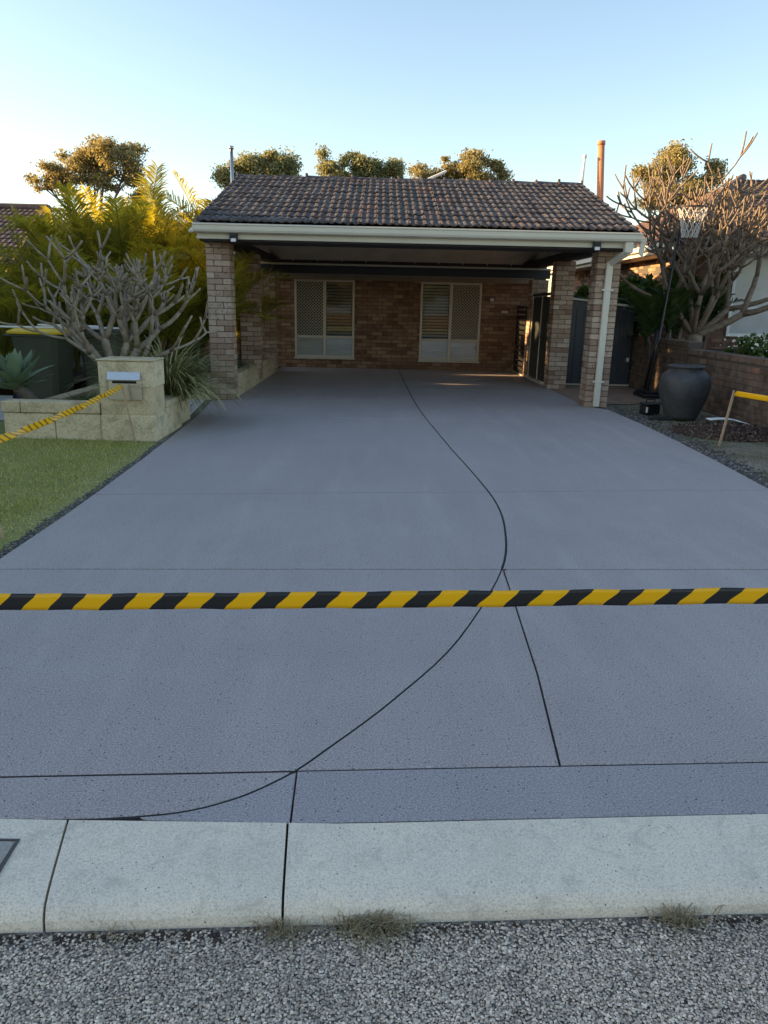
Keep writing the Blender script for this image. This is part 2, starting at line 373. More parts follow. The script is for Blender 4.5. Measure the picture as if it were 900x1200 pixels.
    bump(nt, bs, noise_(nt, worldco(nt), 30, 2), .15, .004); MAT['tape'] = m
    m2 = m.copy(); m2.name = 'hazard_tape_twisted'; MAT['tape2'] = m2
    for nn in m2.node_tree.nodes:
        if nn.type == 'MATH' and nn.operation == 'GREATER_THAN': nn.inputs[1].default_value = .66
        if nn.type == 'MIX': nn.inputs[7].default_value = (.30, .15, .006, 1)
    # leaves
    MAT['palm'] = m_leaf('palm_leaf', [(0, (.07, .095, .02)), (.5, (.16, .185, .03)), (.8, (.28, .26, .035)), (1, (.42, .33, .04))], .5, (.72, .55, .04))
    MAT['gum'] = m_leaf('gum_leaf', [(0, (.13, .16, .08)), (.6, (.25, .275, .14)), (1, (.38, .385, .2))], .48, (.42, .34, .10))
    MAT['gum_gold'] = m_leaf('gum_leaf_gold', [(0, (.16, .165, .075)), (.6, (.31, .285, .135)), (1, (.45, .385, .19))], .48, (.5, .34, .10))
    MAT['fern'] = m_leaf('dark_fern_leaf', [(0, (.015, .03, .01)), (.6, (.035, .07, .018)), (1, (.07, .12, .03))], .3, (.12, .22, .03))
    MAT['shrub'] = m_leaf('shrub_leaf', [(0, (.03, .06, .015)), (.6, (.06, .11, .025)), (1, (.1, .17, .04))], .3, (.2, .3, .04))
    MAT['flax'] = m_leaf('strap_leaf', [(0, (.10, .11, .035)), (.55, (.24, .235, .085)), (.85, (.38, .345, .15)), (1, (.56, .50, .26))], .25, (.3, .3, .1))
    MAT['agave'] = m_leaf('agave_leaf', [(0, (.13, .20, .12)), (1, (.19, .27, .16))], .08, (.2, .3, .1), .55)
    MAT['grass'] = m_leaf('lawn_blade', [(0, (.27, .29, .075)), (.5, (.42, .42, .11)), (.85, (.58, .52, .18)), (1, (.74, .62, .33))], .3, (.5, .5, .1))
    MAT['verge_blade'] = m_leaf('verge_blade', [(0, (.09, .095, .04)), (.6, (.17, .16, .075)), (1, (.30, .26, .15))], .25, (.25, .24, .09))
    MAT['dry'] = m_leaf('dry_grass', [(0, (.22, .17, .09)), (1, (.42, .34, .2))], .25, (.4, .3, .15))
    MAT['petal'] = simple('white_petal', (.75, .73, .68), .7, .05)
build_materials()
R_ = random.Random(7); NR = np.random.default_rng(11)

# ------------------------------------------------------------------ ground, road, kerb, driveway
def sheet(name, poly, z, mat, kind='structure'):
    mb = MB(); mb.add([(x, y, z) for x, y in poly], [tuple(range(len(poly)))])
    o = mb.build(name, mat)
    if o.data.polygons[0].normal.z < 0: o.data.flip_normals()
    return tag(o, kind=kind)
KS = .055                                    # the street runs at a slight angle to the house
def kf(x): return 1.568 + .046*x               # front of the kerb
def kb(x): return np.where(x > -.05, 1.853+KS*x, np.where(x > -1.15, 1.8503, 1.8503+KS*(x+1.15)))[()]   # back of the kerb
sheet('ground', [(-900, -900), (900, -900), (900, 900), (-900, 900)], -.16, MAT['soil'])
sheet('road', [(-90, kf(-90)+.02), (-90, -9), (90, -9), (90, kf(90)+.02)], -.086, MAT['asphalt'])
sheet('far_verge', [(-90, -9), (-90, -40), (90, -40), (90, -9)], -.09, MAT['lawn'])
sheet('yard', [(-60, kb(-60)), (60, kb(60)), (60, 70), (-60, 70)], -.06, MAT['soil'])

def joined(L):
    off = 0; V = []; F = []
    for v, f in L: V.append(v); F.append(f+off); off += len(v)
    return np.concatenate(V), np.concatenate(F)
def pebbles(P, S, seed, flat=.6):
    """P (n,3) centres, S (n,) sizes: squashed random octahedra, triangles"""
    g = np.random.default_rng(seed); n = len(P)
    base = np.array([(1, 0, 0), (0, 1, 0), (-1, 0, 0), (0, -1, 0), (0, 0, 1), (0, 0, -1)], float)
    V = base[None]*(1 + g.uniform(-.35, .35, (n, 6, 1)))
    V[:, :4, :] += g.uniform(-.25, .25, (n, 4, 3))
    V[:, 4, :2] += g.uniform(-.4, .4, (n, 2)); V[:, :, 2] *= flat
    a = g.uniform(0, 6.28, n); c, s = np.cos(a), np.sin(a)
    X = V[:, :, 0]*c[:, None]-V[:, :, 1]*s[:, None]; Yv = V[:, :, 0]*s[:, None]+V[:, :, 1]*c[:, None]
    V[:, :, 0] = X; V[:, :, 1] = Yv
    V = V*S[:, None, None] + P[:, None, :]
    T = np.array([(0, 1, 4), (1, 2, 4), (2, 3, 4), (3, 0, 4), (1, 0, 5), (2, 1, 5), (3, 2, 5), (0, 3, 5)])
    F = (T[None] + 6*np.arange(n)[:, None, None]).reshape(-1, 3)
    return V.reshape(-1, 3), F
# chip seal on the near road
sp = .0062
gx, gy = np.meshgrid(np.arange(-1.45, 1.6, sp), np.arange(.55, 1.68, sp*.9))
gx = gx.ravel() + NR.uniform(-.42, .42, gx.size)*sp; gy = gy.ravel() + NR.uniform(-.42, .42, gy.size)*sp
ok = (gy < kf(gx)-.004 - .012*NR.random(gx.size)) & (NR.random(gx.size) < .93)
gx, gy = gx[ok], gy[ok]
edge = np.clip((kf(gx)-gy)/.10, 0, 1)
keep = NR.random(gx.size) < .35+.65*edge
gx, gy = gx[keep], gy[keep]
Vp, Fp = pebbles(np.stack([gx, gy, np.full(gx.size, -.0855)+NR.uniform(0, .0035, gx.size)], 1), NR.uniform(.0032, .0058, gx.size), 3, .45)
tag(link(bpy.data.objects.new('road_chippings', mesh_np('road_chippings', Vp, Fp, MAT['stone']))), 'grey stone chippings bedded in the asphalt road', 'chippings', kind='stuff')

# kerb: concrete slabs with rounded nose
kerb = bpy.data.objects.new('kerb', None); link(kerb); tag(kerb, kind='structure')
def kerb_slab(x0, x1, name='kerb_slab'):
    prof = [(0, 0), (-.03, -.001), (-.10, -.006), (-.19, -.013), (-.245, -.021), (-.272, -.029), (-.288, -.041), (-.297, -.056), (-.300, -.075), (-.300, -.155), (0, -.155)]
    V = []; F = []; xs = np.linspace(x0+.0036, x1-.0036, 14); n = len(prof)
    for i, x in enumerate(xs):
        for j, (t, z) in enumerate(prof):
            w = mnoise.noise(Vector((x*6, j*.7, 3)))*.0025 if 0 < j < 9 else 0
            wd = kb(x)-kf(x); sh = .030 if x < -.54 else .010; V.append((x-sh+2*sh*(-t/.3), kb(x)-.005+t/.300*(wd-.005)+w, z+w*.5))
    for i in range(len(xs)-1):
        for j in range(n):
            k = (j+1) % n; F.append((i*n+j, i*n+k, (i+1)*n+k, (i+1)*n+j))
    F.append(tuple(range(n))); F.append(tuple((len(xs)-1)*n+j for j in range(n)))
    mb = MB(); mb.add(V, F); return mb.build(name, MAT['kerb'], kerb, False)
for a, b in ((-4.4, -2.65), (-2.65, -.852), (-.852, -.229), (-.229, 1.62), (1.62, 3.4), (3.4, 5.2)): kerb_slab(a, b)
# channel dirt
n = 2200; x = NR.uniform(-1.5, 1.7, n); t = np.abs(NR.normal(0, .016, n)); ok = NR.random(n) < np.clip(.2+.9*np.array([mnoise.noise(Vector((q*2.3, .3, 0))) for q in x]), 0, 1); x, t = x[ok], t[ok]
Vp, Fp = pebbles(np.stack([x, kf(x)-.012-t, np.full(x.size, -.085)], 1), NR.uniform(.003, .009, x.size), 5, .6)
tag(link(bpy.data.objects.new('channel_dirt', mesh_np('channel_dirt', Vp, Fp, MAT['mulchg']))), 'dark dirt washed along the foot of the kerb', 'dirt', kind='stuff')

# driveway slabs divided by cut joints
ARC = [(.50, 18.0), (.55, 13.6), (.60, 11.8), (.69, 9.88), (.775, 8.4), (.85, 7.2), (.91, 6.5), (.953, 5.94), (.95, 5.55), (.93, 5.2), (.895, 4.82), (.846, 4.45), (.75, 4.065), (.556, 3.48), (.40, 3.12), (.231, 2.80), (.09, 2.57), (-.045, 2.375), (-.150, 2.225), (-.245, 2.100), (-.31, 2.035), (-.38, 1.977), (-.45, 1.935), (-.52, 1.903), (-.60, 1.880), (-.70, 1.864)]
def catmull(P, k=4):
    out = []
    for i in range(len(P)-1):
        p0, p1, p2, p3 = P[max(i-1, 0)], P[i], P[i+1], P[min(i+2, len(P)-1)]
        for q in range(k):
            t = q/k; out.append(tuple(.5*(2*b+(c-a)*t+(2*a-5*b+4*c-d)*t*t+(3*b-a-3*c+d)*t**3) for a, b, c, d in zip(p0, p1, p2, p3)))
    return out+[P[-1]]
ARC = catmull([p for i, p in enumerate(ARC) if i % 2 == 0 or i > 18], 5)
J1 = lambda x: 2.112+.055*x
J2 = lambda x: 4.025+.05*x
J3 = lambda x: 5.84+.105*x
J4 = lambda x: 9.90
J5 = lambda x: 13.6
LEFT = [(-2.95, 1.86), (-2.42, 3.0), (-2.19, 4.0), (-2.19, 5.0), (-2.21, 5.8), (-2.25, 7.0), (-2.30, 8.0), (-2.40, 9.88), (-2.55, 11.4), (-2.30, 11.56), (-2.30, 18.0)]
RIGHT = [(4.6, 1.9), (3.75, 3.0), (3.47, 4.2), (3.44, 6.2), (3.51, 7.3), (3.56, 8.5), (3.59, 9.9), (3.56, 11.3), (3.32, 11.7), (3.30, 13.6), (3.28, 18.0)]
def xat(pl, y):
    for (x0, y0), (x1, y1) in zip(pl, pl[1:]):
        if min(y0, y1) <= y <= max(y0, y1) and y0 != y1: return x0+(x1-x0)*(y-y0)/(y1-y0)
    return pl[-1][0] if abs(pl[-1][1]-y) < abs(pl[0][1]-y) else pl[0][0]
def span(pl, fa, fb):
    """points of polyline pl (any order) between joint functions fa (low) and fb (high), ordered upward"""
    P = sorted(pl, key=lambda p: p[1]); out = []
    def cross(fn):
        for (x0, y0), (x1, y1) in zip(P, P[1:]):
            g0, g1 = y0-fn(x0), y1-fn(x1)
            if g0*g1 <= 0 and g0 != g1:
                t = g0/(g0-g1); return (x0+(x1-x0)*t, y0+(y1-y0)*t)
        return P[0] if abs(P[0][1]-fn(P[0][0])) < abs(P[-1][1]-fn(P[-1][0])) else P[-1]
    a, b = cross(fa), cross(fb)
    mid = [p for p in P if p[1] > fa(p[0])+.02 and p[1] < fb(p[0])-.02]
    return [a]+mid+[b]
driveway = bpy.data.objects.new('driveway', None); link(driveway); tag(driveway, kind='structure')
def inset(poly, d):
    n = len(poly); out = []
    A = sum(poly[i][0]*poly[(i+1) % n][1]-poly[(i+1) % n][0]*poly[i][1] for i in range(n))
    sg = 1 if A > 0 else -1
    for i in range(n):
        p0, p1, p2 = Vector(poly[i-1]), Vector(poly[i]), Vector(poly[(i+1) % n])
        e0 = (p1-p0).normalized(); e1 = (p2-p1).normalized()
        n0 = Vector((-e0.y, e0.x))*sg; n1 = Vector((-e1.y, e1.x))*sg
        b = n0+n1
        if b.length < 1e-6: out.append(tuple(p1)); continue
        b.normalize(); k = d/max(.35, b.dot(n0)); q = p1+b*k; out.append((q.x, q.y))
    return out
def slab(poly, mat, gap=.0055):
    n = len(poly); r0 = inset(poly, gap); r1 = inset(poly, gap+.004); V = []
    for z, r in ((0, r1), (-.0035, r0), (-.10, r0)): V += [(x, y, z) for x, y in r]
    F = [tuple(range(n))]
    for L in (0, 1):
        for i in range(n):
            j = (i+1) % n; F.append((L*n+i, (L+1)*n+i, (L+1)*n+j, L*n+j))
    mb = MB(); mb.add(V, F); o = mb.build('slab', mat, driveway); o.data.materials.append(MAT['joint'])
    for pg in o.data.polygons:
        if min(V[k][2] for k in pg.vertices) < -.05: pg.material_index = 1      # dirt lines the cut joints
    return o
ARCU = [p for p in ARC]
kline = lambda x: kb(x)+.001
kline2 = lambda x: kb(x)-.0085
rows = [(J1, J2), (J2, J3), (J3, J4), (J4, J5), (J5, lambda x: 18.0)]
for i, (fa, fb) in enumerate(rows):
    L = span(LEFT, fa, fb); A_ = span(ARC, fa, fb); Rr = span(RIGHT, fa, fb)
    slab(L[::-1] + A_, MAT['coat'], .004 if i == 0 else .007)
    if i == 0:
        w = [(.637, J1(.637)), (.694, 2.785), (.731, 3.492), (.757, J2(.757)-.02)]
        top = A_[-1]
        slab([A_[0]] + [w[0], w[1], w[2], w[3]] + A_[1:][::-1], MAT['coat'], .004)
        slab([w[0]] + Rr + [(.775, J2(.775)), (.757, J2(.757)-.02), w[2], w[1]], MAT['coat'], .004)
    else:
        slab(A_[::-1] + Rr, MAT['coat'], .007)
# front strip along the kerb
arcl = [p for p in ARC if p[1] < 2.0985 and p[0] < -.243]; arcl = [(-.245, J1(-.245))]+arcl
slab([(-2.95, kline(-2.95)), (-.80, kline(-.80)+.001)] + arcl[::-1] + [(-2.84, J1(-2.84))], MAT['coat'])
slab(arcl[1:-1] + [(-.66, kline2(-.66)+.008), (-.231, kline2(-.231)), (-.2385, J1(-.2385)-.002)], MAT['coat_new'], .0028)
slab([(-.231, kline2(-.231)), (4.6, kline2(4.6)), (4.45, J1(4.45)), (-.2385, J1(-.2385))], MAT['coat_new'], .0028)
sheet('joint_bed', [(-2.9, 1.87), (4.5, 2.1), (3.72, 3.1), (3.45, 4.2), (3.42, 6.2), (3.53, 8.5), (3.55, 11.2), (3.25, 11.8), (3.25, 17.9), (-2.26, 17.9), (-2.28, 11.6), (-2.5, 11.4), (-2.36, 9.8), (-2.18, 5.8), (-2.16, 4.1), (-2.4, 3.05)], -.013, MAT['joint'])
# service cover in the left kerb slab
cov = thing('service_cover', (-1.16, kb(-1.13)-.165, -.0085), 'grey rectangular service cover set in the kerb at left edge', 'service cover', rz=0)
mb = MB(); mb.box(-.165, .165, -.07, .07, -.01, .004, .002); c_ = mb.build('cover_plate', MAT['cover'], cov); c_.rotation_euler = (rad(3.5), 0, 0)
mb = MB(); mb.box(-.176, .176, -.08, -.073, -.012, .003); mb.box(-.176, .176, .073, .08, -.012, .003); mb.box(.168, .176, -.0725, .0725, -.012, .003); mb.box(-.176, -.168, -.0725, .0725, -.012, .003)
c_ = mb.build('cover_frame', MAT['joint'], cov); c_.rotation_euler = (rad(3.5), 0, 0)

# ------------------------------------------------------------------ lawn, verge, gravel strips, side path
lawn_poly = [(-9, kb(-9)), (-2.98, kb(-2.98)), (-2.423, 3.0), (-2.193, 4.0), (-2.193, 5.0), (-2.213, 5.8), (-2.253, 7.0), (-2.297, 7.9), (-4.05, 8.0), (-4.05, 9.1), (-9, 9.1)]
sheet('lawn_ground', lawn_poly, -.007, MAT['lawn'])
def blades(name, P, h, w, mat, seed, lean=.5, curl=True):
    g = np.random.default_rng(seed); n = len(P)
    a = g.uniform(0, 6.28, n); hh = h*g.uniform(.5, 1.25, n); ww = w*g.uniform(.6, 1.3, n)
    d = np.stack([np.cos(a), np.sin(a), np.zeros(n)], 1); s = np.stack([-np.sin(a), np.cos(a), np.zeros(n)], 1)
    le = g.uniform(.1, 1, n)*lean
    base = P; mid = P + d*(hh*le*.35)[:, None]; mid[:, 2] += hh*.6; tip = P + d*(hh*le)[:, None]; tip[:, 2] += hh*(1-.35*le)
    V = np.stack([base-s*ww[:, None]/2, base+s*ww[:, None]/2, mid+s*ww[:, None]*.4, mid-s*ww[:, None]*.4, tip], 1).reshape(-1, 3)
    k = 5*np.arange(n)[:, None]
    F = np.concatenate([k+np.array([[0, 1, 2]]), k+np.array([[0, 2, 3]]), k+np.array([[3, 2, 4]])])
    return mesh_np(name, V, F, mat)
def inside(poly, X, Yy):
    r = np.zeros(X.size, bool); n = len(poly)
    for i in range(n):
        x0, y0 = poly[i]; x1, y1 = poly[(i+1) % n]
        c = ((y0 > Yy) != (y1 > Yy))
        with np.errstate(divide='ignore', invalid='ignore'):
            r ^= c & (X < (x1-x0)*(Yy-y0)/(y1-y0+1e-12)+x0)
    return r
n = 75000
X = NR.uniform(-5.2, -2.2, n); Yy = 3.4 + (8.0-3.4)*NR.random(n)**1.15
dens = np.array([mnoise.noise(Vector((a*1.6, b*1.6, 1)))*.5+.75 for a, b in zip(X, Yy)])
edge_d = X - np.interp(Yy, [3, 4, 5.8, 7, 7.9], [-2.46, -2.235, -2.25, -2.29, -2.33])
ok = inside(lawn_poly, X, Yy) & (NR.random(n) < dens) & (NR.random(n) < np.clip(-edge_d/.25, .12, 1))
P = np.stack([X[ok], Yy[ok], np.full(ok.sum(), -.014)], 1)
tag(link(bpy.data.objects.new('lawn', blades('lawn', P, .034, .0065, MAT['grass'], 2, .9))), 'short green lawn beside the driveway, thin at the edge', 'grass', kind='stuff')
# gravel line where lawn meets driveway
n = 3600; Yy = NR.uniform(2.6, 7.9, n); ex = np.interp(Yy, [2.4, 3, 4, 5.8, 7, 7.9], [-2.75, -2.44, -2.20, -2.215, -2.25, -2.30]); X = ex + .004 - np.abs(NR.normal(0, .028, n))
Vp, Fp = pebbles(np.stack([X, Yy, np.full(n, -.005)], 1), NR.uniform(.005, .012, n), 8, .6)
tag(link(bpy.data.objects.new('edge_gravel', mesh_np('edge_gravel', Vp, Fp, MAT['gravel']))), 'thin line of dark grit between lawn and driveway', 'gravel', kind='stuff')
# right verge
verge_poly = [(4.7, kb(4.7)), (9, kb(9)), (9, 8.5), (5.06, 8.5), (5.06, 15), (3.3, 15), (3.31, 11.9), (3.563, 11.4), (3.593, 9.9), (3.563, 8.5), (3.513, 7.3), (3.443, 6.2), (3.473, 4.2), (3.753, 3.0)]
sheet('verge', verge_poly, -.007, MAT['verge'])
n = 26000; X = NR.uniform(3.5, 5.1, n); Yy = NR.uniform(5.2, 12.2, n)
dens = np.array([mnoise.noise(Vector((a*2.2, b*1.3, 4)))*.8+.28 for a, b in zip(X, Yy)])
ok = inside(verge_poly, X, Yy) & (NR.random(n) < dens) & (Yy < 12.2)
P = np.stack([X[ok], Yy[ok], np.full(ok.sum(), -.014)], 1)
tag(link(bpy.data.objects.new('verge_grass', blades('verge_grass', P, .040, .006, MAT['verge_blade'], 21, .9))), 'sparse dry grass on the strip right of driveway', 'grass', kind='stuff')
n = 5200; Yy = NR.uniform(5.0, 11.6, n); ex = np.interp(Yy, [4.2, 6.2, 7.3, 8.5, 9.9, 11.3, 11.7], [3.5, 3.46, 3.53, 3.58, 3.61, 3.58, 3.5]); wid = np.interp(Yy, [5, 8, 10, 11.6], [.09, .12, .22, .22])
X = ex-.015+np.abs(NR.normal(0, 1, n))*wid
Vp, Fp = pebbles(np.stack([X, Yy, np.full(n, -.006)], 1), NR.uniform(.006, .026, n)*(.7+.5*NR.random(n)), 9, .6)
tag(link(bpy.data.objects.new('edge_stones', mesh_np('edge_stones', Vp, Fp, MAT['gravel']))), 'dark loose stones along right edge of the driveway', 'gravel', kind='stuff')
sheet('side_path', [(3.3, 11.95), (4.1, 12.0), (5.02, 12.6), (5.02, 15.2), (3.3, 15.2)], .004, MAT['path'])
sheet('pale_paving', [(-7.5, 9.1), (-4.1, 9.1), (-4.1, 11.5), (-7.5, 11.5)], .004, MAT['pale_paving'])
sheet('garden_bed', [(-3.83, 8.15), (-2.45, 8.15), (-2.5, 9.6), (-3.83, 9.6)], .26, MAT['soil'])
sheet('rear_garden_bed', [(-4.0, 11.7), (-2.45, 11.7), (-2.45, 18.0), (-9, 18.0), (-9, 11.6), (-4.0, 11.6)], .24, MAT['soil'])

# ------------------------------------------------------------------ brick helpers
BL, BW, BH, BJ, CH = .230, .110, .0765, .010, .0860      # brick size, joint, course height
XL, XR, D1, D2, D3, DW, COLH = -2.218, 3.248, 11.555, 14.2, 16.46, 18.03, 2.322
def brick_mesh(name, mat, L=BL, W=BW, H=BH): return MB().box(-L/2, L/2, -W/2, W/2, 0, H, .004).mesh(name, mat)
BRICKS = {k: brick_mesh('brick', MAT[k]) for k in ('brick',)}
def column(parent, x0, y0, single, height=COLH, label=None):
    """square brick pier; pinwheel of four bricks each course around a mortar core"""
    s = .35; n = round(height/CH)
    core = MB().box(x0+.007, x0+s-.007, y0+.007, y0+s-.007, -.03, height-.004).build('column', MAT['mortar'], parent)
    if label: core['label'] = label
    mb = MB()
    for c in range(n):
        z = c*CH + .002
        if c % 2 == 0: L = [(BL/2, BW/2, 0), (s-BW/2, BL/2, 1), (s-BL/2, s-BW/2, 0), (BW/2, s-BL/2, 1)]
        else: L = [(s-BL/2, BW/2, 0), (s-BW/2, s-BL/2, 1), (BL/2, s-BW/2, 0), (BW/2, BL/2, 1)]
        for bx, by, r in L:
            j = lambda k: R_.uniform(-k, k)
            if single: put('brick', BRICKS['brick'], core, (x0+bx+j(.002), y0+by+j(.0025), z+j(.001)), (0, 0, r*math.pi/2+j(.006)))
            else:
                hx, hy = (BL/2, BW/2) if r == 0 else (BW/2, BL/2)
                mb.box(x0+bx-hx, x0+bx+hx, y0+by-hy, y0+by+hy, z, z+BH, .004)
    if not single: mb.build('bricks', MAT['brick'], core, kind='stuff')
    return core
def brick_wall_mesh(name, mat, p0, p1, z0, z1, holes=(), depth=.05, parent=None, backmat='mortar_dark', seed=1):
    """running-bond face from p0 to p1 (xy), facing right of p0->p1; real bricks joined; holes in (u0,u1,z0,z1)"""
    g = random.Random(seed); a, b = Vector((*p0, 0)), Vector((*p1, 0)); L = (b-a).length; u = (b-a)/L; nrm = Vector((u.y, -u.x, 0))
    mx = Matrix((u, nrm, Vector((0, 0, 1)))).transposed().to_4x4(); mx.translation = a
    mb = MB(); k = 0; z = z0
    while z < z1-.03:
        h = min(BH, z1-z); x = -(BL+BJ)/2*(k % 2)
        while x < L:
            s0, s1 = max(x, 0), min(x+BL, L); segs = [(s0, s1)]
            for (h0, h1, g0, g1) in holes:
                if z+h*.5 > g0 and z+h*.5 < g1:
                    ns = []
                    for q0, q1 in segs:
                        if q1 <= h0 or q0 >= h1: ns.append((q0, q1)); continue
                        if q0 < h0: ns.append((q0, h0))
                        if q1 > h1: ns.append((h1, q1))
                    segs = ns
            for q0, q1 in segs:
                if q1-q0 > .02:
                    o = g.uniform(-.002, .002); mb.box(q0, q1, -depth, o, z, z+h, .003, mx)
            x += BL+BJ
        z += CH; k += 1
    return mb.build(name, MAT[mat], parent, kind='stuff')

# ------------------------------------------------------------------ the house with its carport
house = thing('carport_house', (0, 0, 0), 'brown brick house with tiled double carport at end of grey driveway', 'house')
def hp(o): return o
# columns: two front ones and the nearer right one brick by brick
column(house, XL-.35, D1, True)
column(house, XR, D1, True)
column(house, XL-.35, D2, False)
column(house, XR, D2, False)
column(house, XL-.35, D3, False, 2.06)
column(house, XR+.02, D3, False, 2.06)
# rear wall, bricks around two window openings
WIN = [(-1.975, -.565, .235, 2.015), (.985, 2.415, .215, 2.015)]
WX0, WX1 = -6.5, 3.9
wall = MB()
def wall_core(mb, y0, y1):
    xs = [WX0] + [q for w in WIN for q in w[:2]] + [WX1]
    for i in range(0, len(xs), 2): mb.box(xs[i], xs[i+1], y0, y1, -.1, 2.5)
    for w in WIN: mb.box(w[0], w[1], y0, y1, -.1, w[2]); mb.box(w[0], w[1], y0, y1, w[3], 2.5)
wall_core(wall, DW+.008, DW+.2)
wallo = wall.build('wall', MAT['mortar_dark'], house)
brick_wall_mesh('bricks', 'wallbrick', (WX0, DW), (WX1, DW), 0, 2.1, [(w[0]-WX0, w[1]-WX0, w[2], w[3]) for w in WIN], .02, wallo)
mb = MB(); mb.box(WX0, WX0+.2, DW+.2, 26, -.1, 2.5); mb.box(WX1-.2, WX1, DW+.2, 26, -.1, 2.5); mb.box(WX0, WX1, 26, 26.2, -.1, 2.5)
mb.build('side_walls', MAT['wallbrick'], house)
MB().box(WX0+.2, WX1-.2, DW+.6, DW+.62, 0, 2.4).build('dark_backdrop', MAT['unlit_inside'], house)  # dark sheet standing in for the unlit room behind the windows
mb = MB(); mb.box(-2.55, 3.6, DW-.06, DW-.005, 2.02, 2.125, .004); mb.build('lintel_board', MAT['brownbeam'], house)
mb = MB(); mb.box(-2.55, 3.6, DW-.065, DW-.003, 2.127, 2.15, .003); mb.build('lintel_trim', MAT['frame'], house)
# windows
def window(w, lattice_left):
    x0, x1, z0, z1 = w; fr = .05; y = DW-.012; xm = (x0+x1)/2; zt = z0+.48
    wo = MB().box(x0, x0+fr, y, y+.09, z0, z1, .004).box(x1-fr, x1, y, y+.09, z0, z1, .004).box(x0+fr, x1-fr, y, y+.09, z1-fr, z1, .004).box(x0+fr, x1-fr, y-.02, y+.09, z0, z0+fr, .004)\
        .box(xm-.035, xm+.035, y+.003, y+.09, z0+fr, z1-fr, .004).box(x0+fr, xm-.035, y+.005, y+.085, zt-.03, zt+.03, .003).box(xm+.035, x1-fr, y+.005, y+.085, zt-.03, zt+.03, .003).build('window', MAT['frame'], house)
    MB().box(x0-.02, x1+.02, y-.05, y+.01, z0-.035, z0-.003, .004).build('sill', MAT['frame'], wo)
    for side in (0, 1):
        a, b = (x0+fr, xm-.035) if side == 0 else (xm+.035, x1-fr)
        MB().add([(a, y+.06, z0+fr), (b, y+.06, z0+fr), (b, y+.06, z1-fr), (a, y+.06, z1-fr)], [(0, 1, 2, 3)]).build('pane', MAT['glass'], wo)
        if (side == 0) == lattice_left:      # diamond security mesh in front of the glass
            mb = MB(); za, zb = zt+.03, z1-fr; st = .072; W, H = b-a, zb-za
            for sgn in (1, -1):
                k = -H
                while k < W:
                    t0 = max(0, -k); t1 = min(H, W-k)
                    if t1-t0 > .02:
                        if sgn == 1: p, q = (a+k+t0, y+.02, za+t0), (a+k+t1, y+.02, za+t1)
                        else: p, q = (b-k-t0, y+.016, za+t0), (b-k-t1, y+.016, za+t1)
                        mb.bar(p, q, .016, .004, 0, (0, 1, 0))
                    k += st
            mb.build('security_mesh', MAT['lattice'], wo, kind='stuff')
        else:
            k = zt+.06
            while k < z1-fr-.06:
                sl = MB().obox(((a+b)/2, y+.115, k+.03), (b-a-.01, .006, .062), Matrix.Rotation(rad(38), 3, 'X')).build('slat', MAT['lattice'], wo); k += .070
        k = z0+fr+.02; mb = MB()
        MB().box(a, b, y+.10, y+.11, z0+fr, zt-.03).build('lower_panel', MAT['white'], wo)
        for q in range(5 if (side == 0) else 4):
            sl = MB().obox(((a+b)/2, y+.085, z0+fr+.05+q*.065), (b-a-.02, .006, .05), Matrix.Rotation(rad(28), 3, 'X')).build('slat', MAT['white'], wo)
    return wo
window(WIN[0], True); window(WIN[1], False)
# door at the right end, number plate, vent
mb = MB(); mb.box(2.62, 2.70, DW-.03, DW-.004, 1.62, 1.68, .004); mb.build('number_plate', MAT['white'], house)
mb = MB(); mb.box(2.9, 3.05, DW-.03, DW-.004, 1.35, 1.40, .004); mb.build('vent', MAT['frame'], house)
# roof frame
EV_Y, EV_Z, RG_Y, RG_Z = 11.16, 2.545, 14.6, 3.645
RX0, RX1 = -2.60, 3.66
slope = math.atan2(RG_Z-EV_Z, RG_Y-EV_Y); SL = math.hypot(RG_Z-EV_Z, RG_Y-EV_Y)
RB_Y, RB_Z = 18.06, 2.54
roof = MB()
for (ya, za, yb, zb) in ((EV_Y+.02, EV_Z-.03, RG_Y, RG_Z-.03), (RB_Y, RB_Z-.03, RG_Y, RG_Z-.03)):
    roof.add([(RX0+.03, ya, za), (RX1-.03, ya, za), (RX1-.03, yb, zb), (RX0+.03, yb, zb), (RX0+.03, ya, za-.05), (RX1-.03, ya, za-.05), (RX1-.03, yb, zb-.05), (RX0+.03, yb, zb-.05)], [(0, 1, 2, 3), (7, 6, 5, 4), (0, 4, 5, 1), (3, 2, 6, 7), (0, 3, 7, 4), (1, 5, 6, 2)])
roofo = roof.build('roof', MAT['darktimber'], house)
def tile_mesh(name, mat, W=.298, L=.37, segs=10, amp=.020, lip=.020):
    V = []; F = []
    for r, (y, dz) in enumerate(((0, .022), (L, 0))):
        for i in range(segs+1):
            u = i/segs; x = u*W; h = amp*(math.cos(4*math.pi*u)*.5+.5)**.8
            V.append((x, y, h+dz)); 
    n = segs+1
    for i in range(n): V.append((V[i][0], .004, V[i][2]-lip-.004))
    for i in range(segs):
        F.append((i, i+1, n+i+1, n+i)); F.append((2*n+i, 2*n+i+1, i+1, i))
    F.append((0, n, 2*n)); F.append((segs, 2*n+segs, n+segs))
    me = bpy.data.meshes.new(name); me.from_pydata(V, [], F); me.materials.append(mat)
    me.polygons.foreach_set('use_smooth', [k % 2 == 0 for k in range(len(F)-2)]+[False]*2)
    return me
TILE = tile_mesh('tile', MAT['tile'])
ncol = 27; tw = (RX1-RX0)/ncol; nrow = 11; ex = SL/nrow
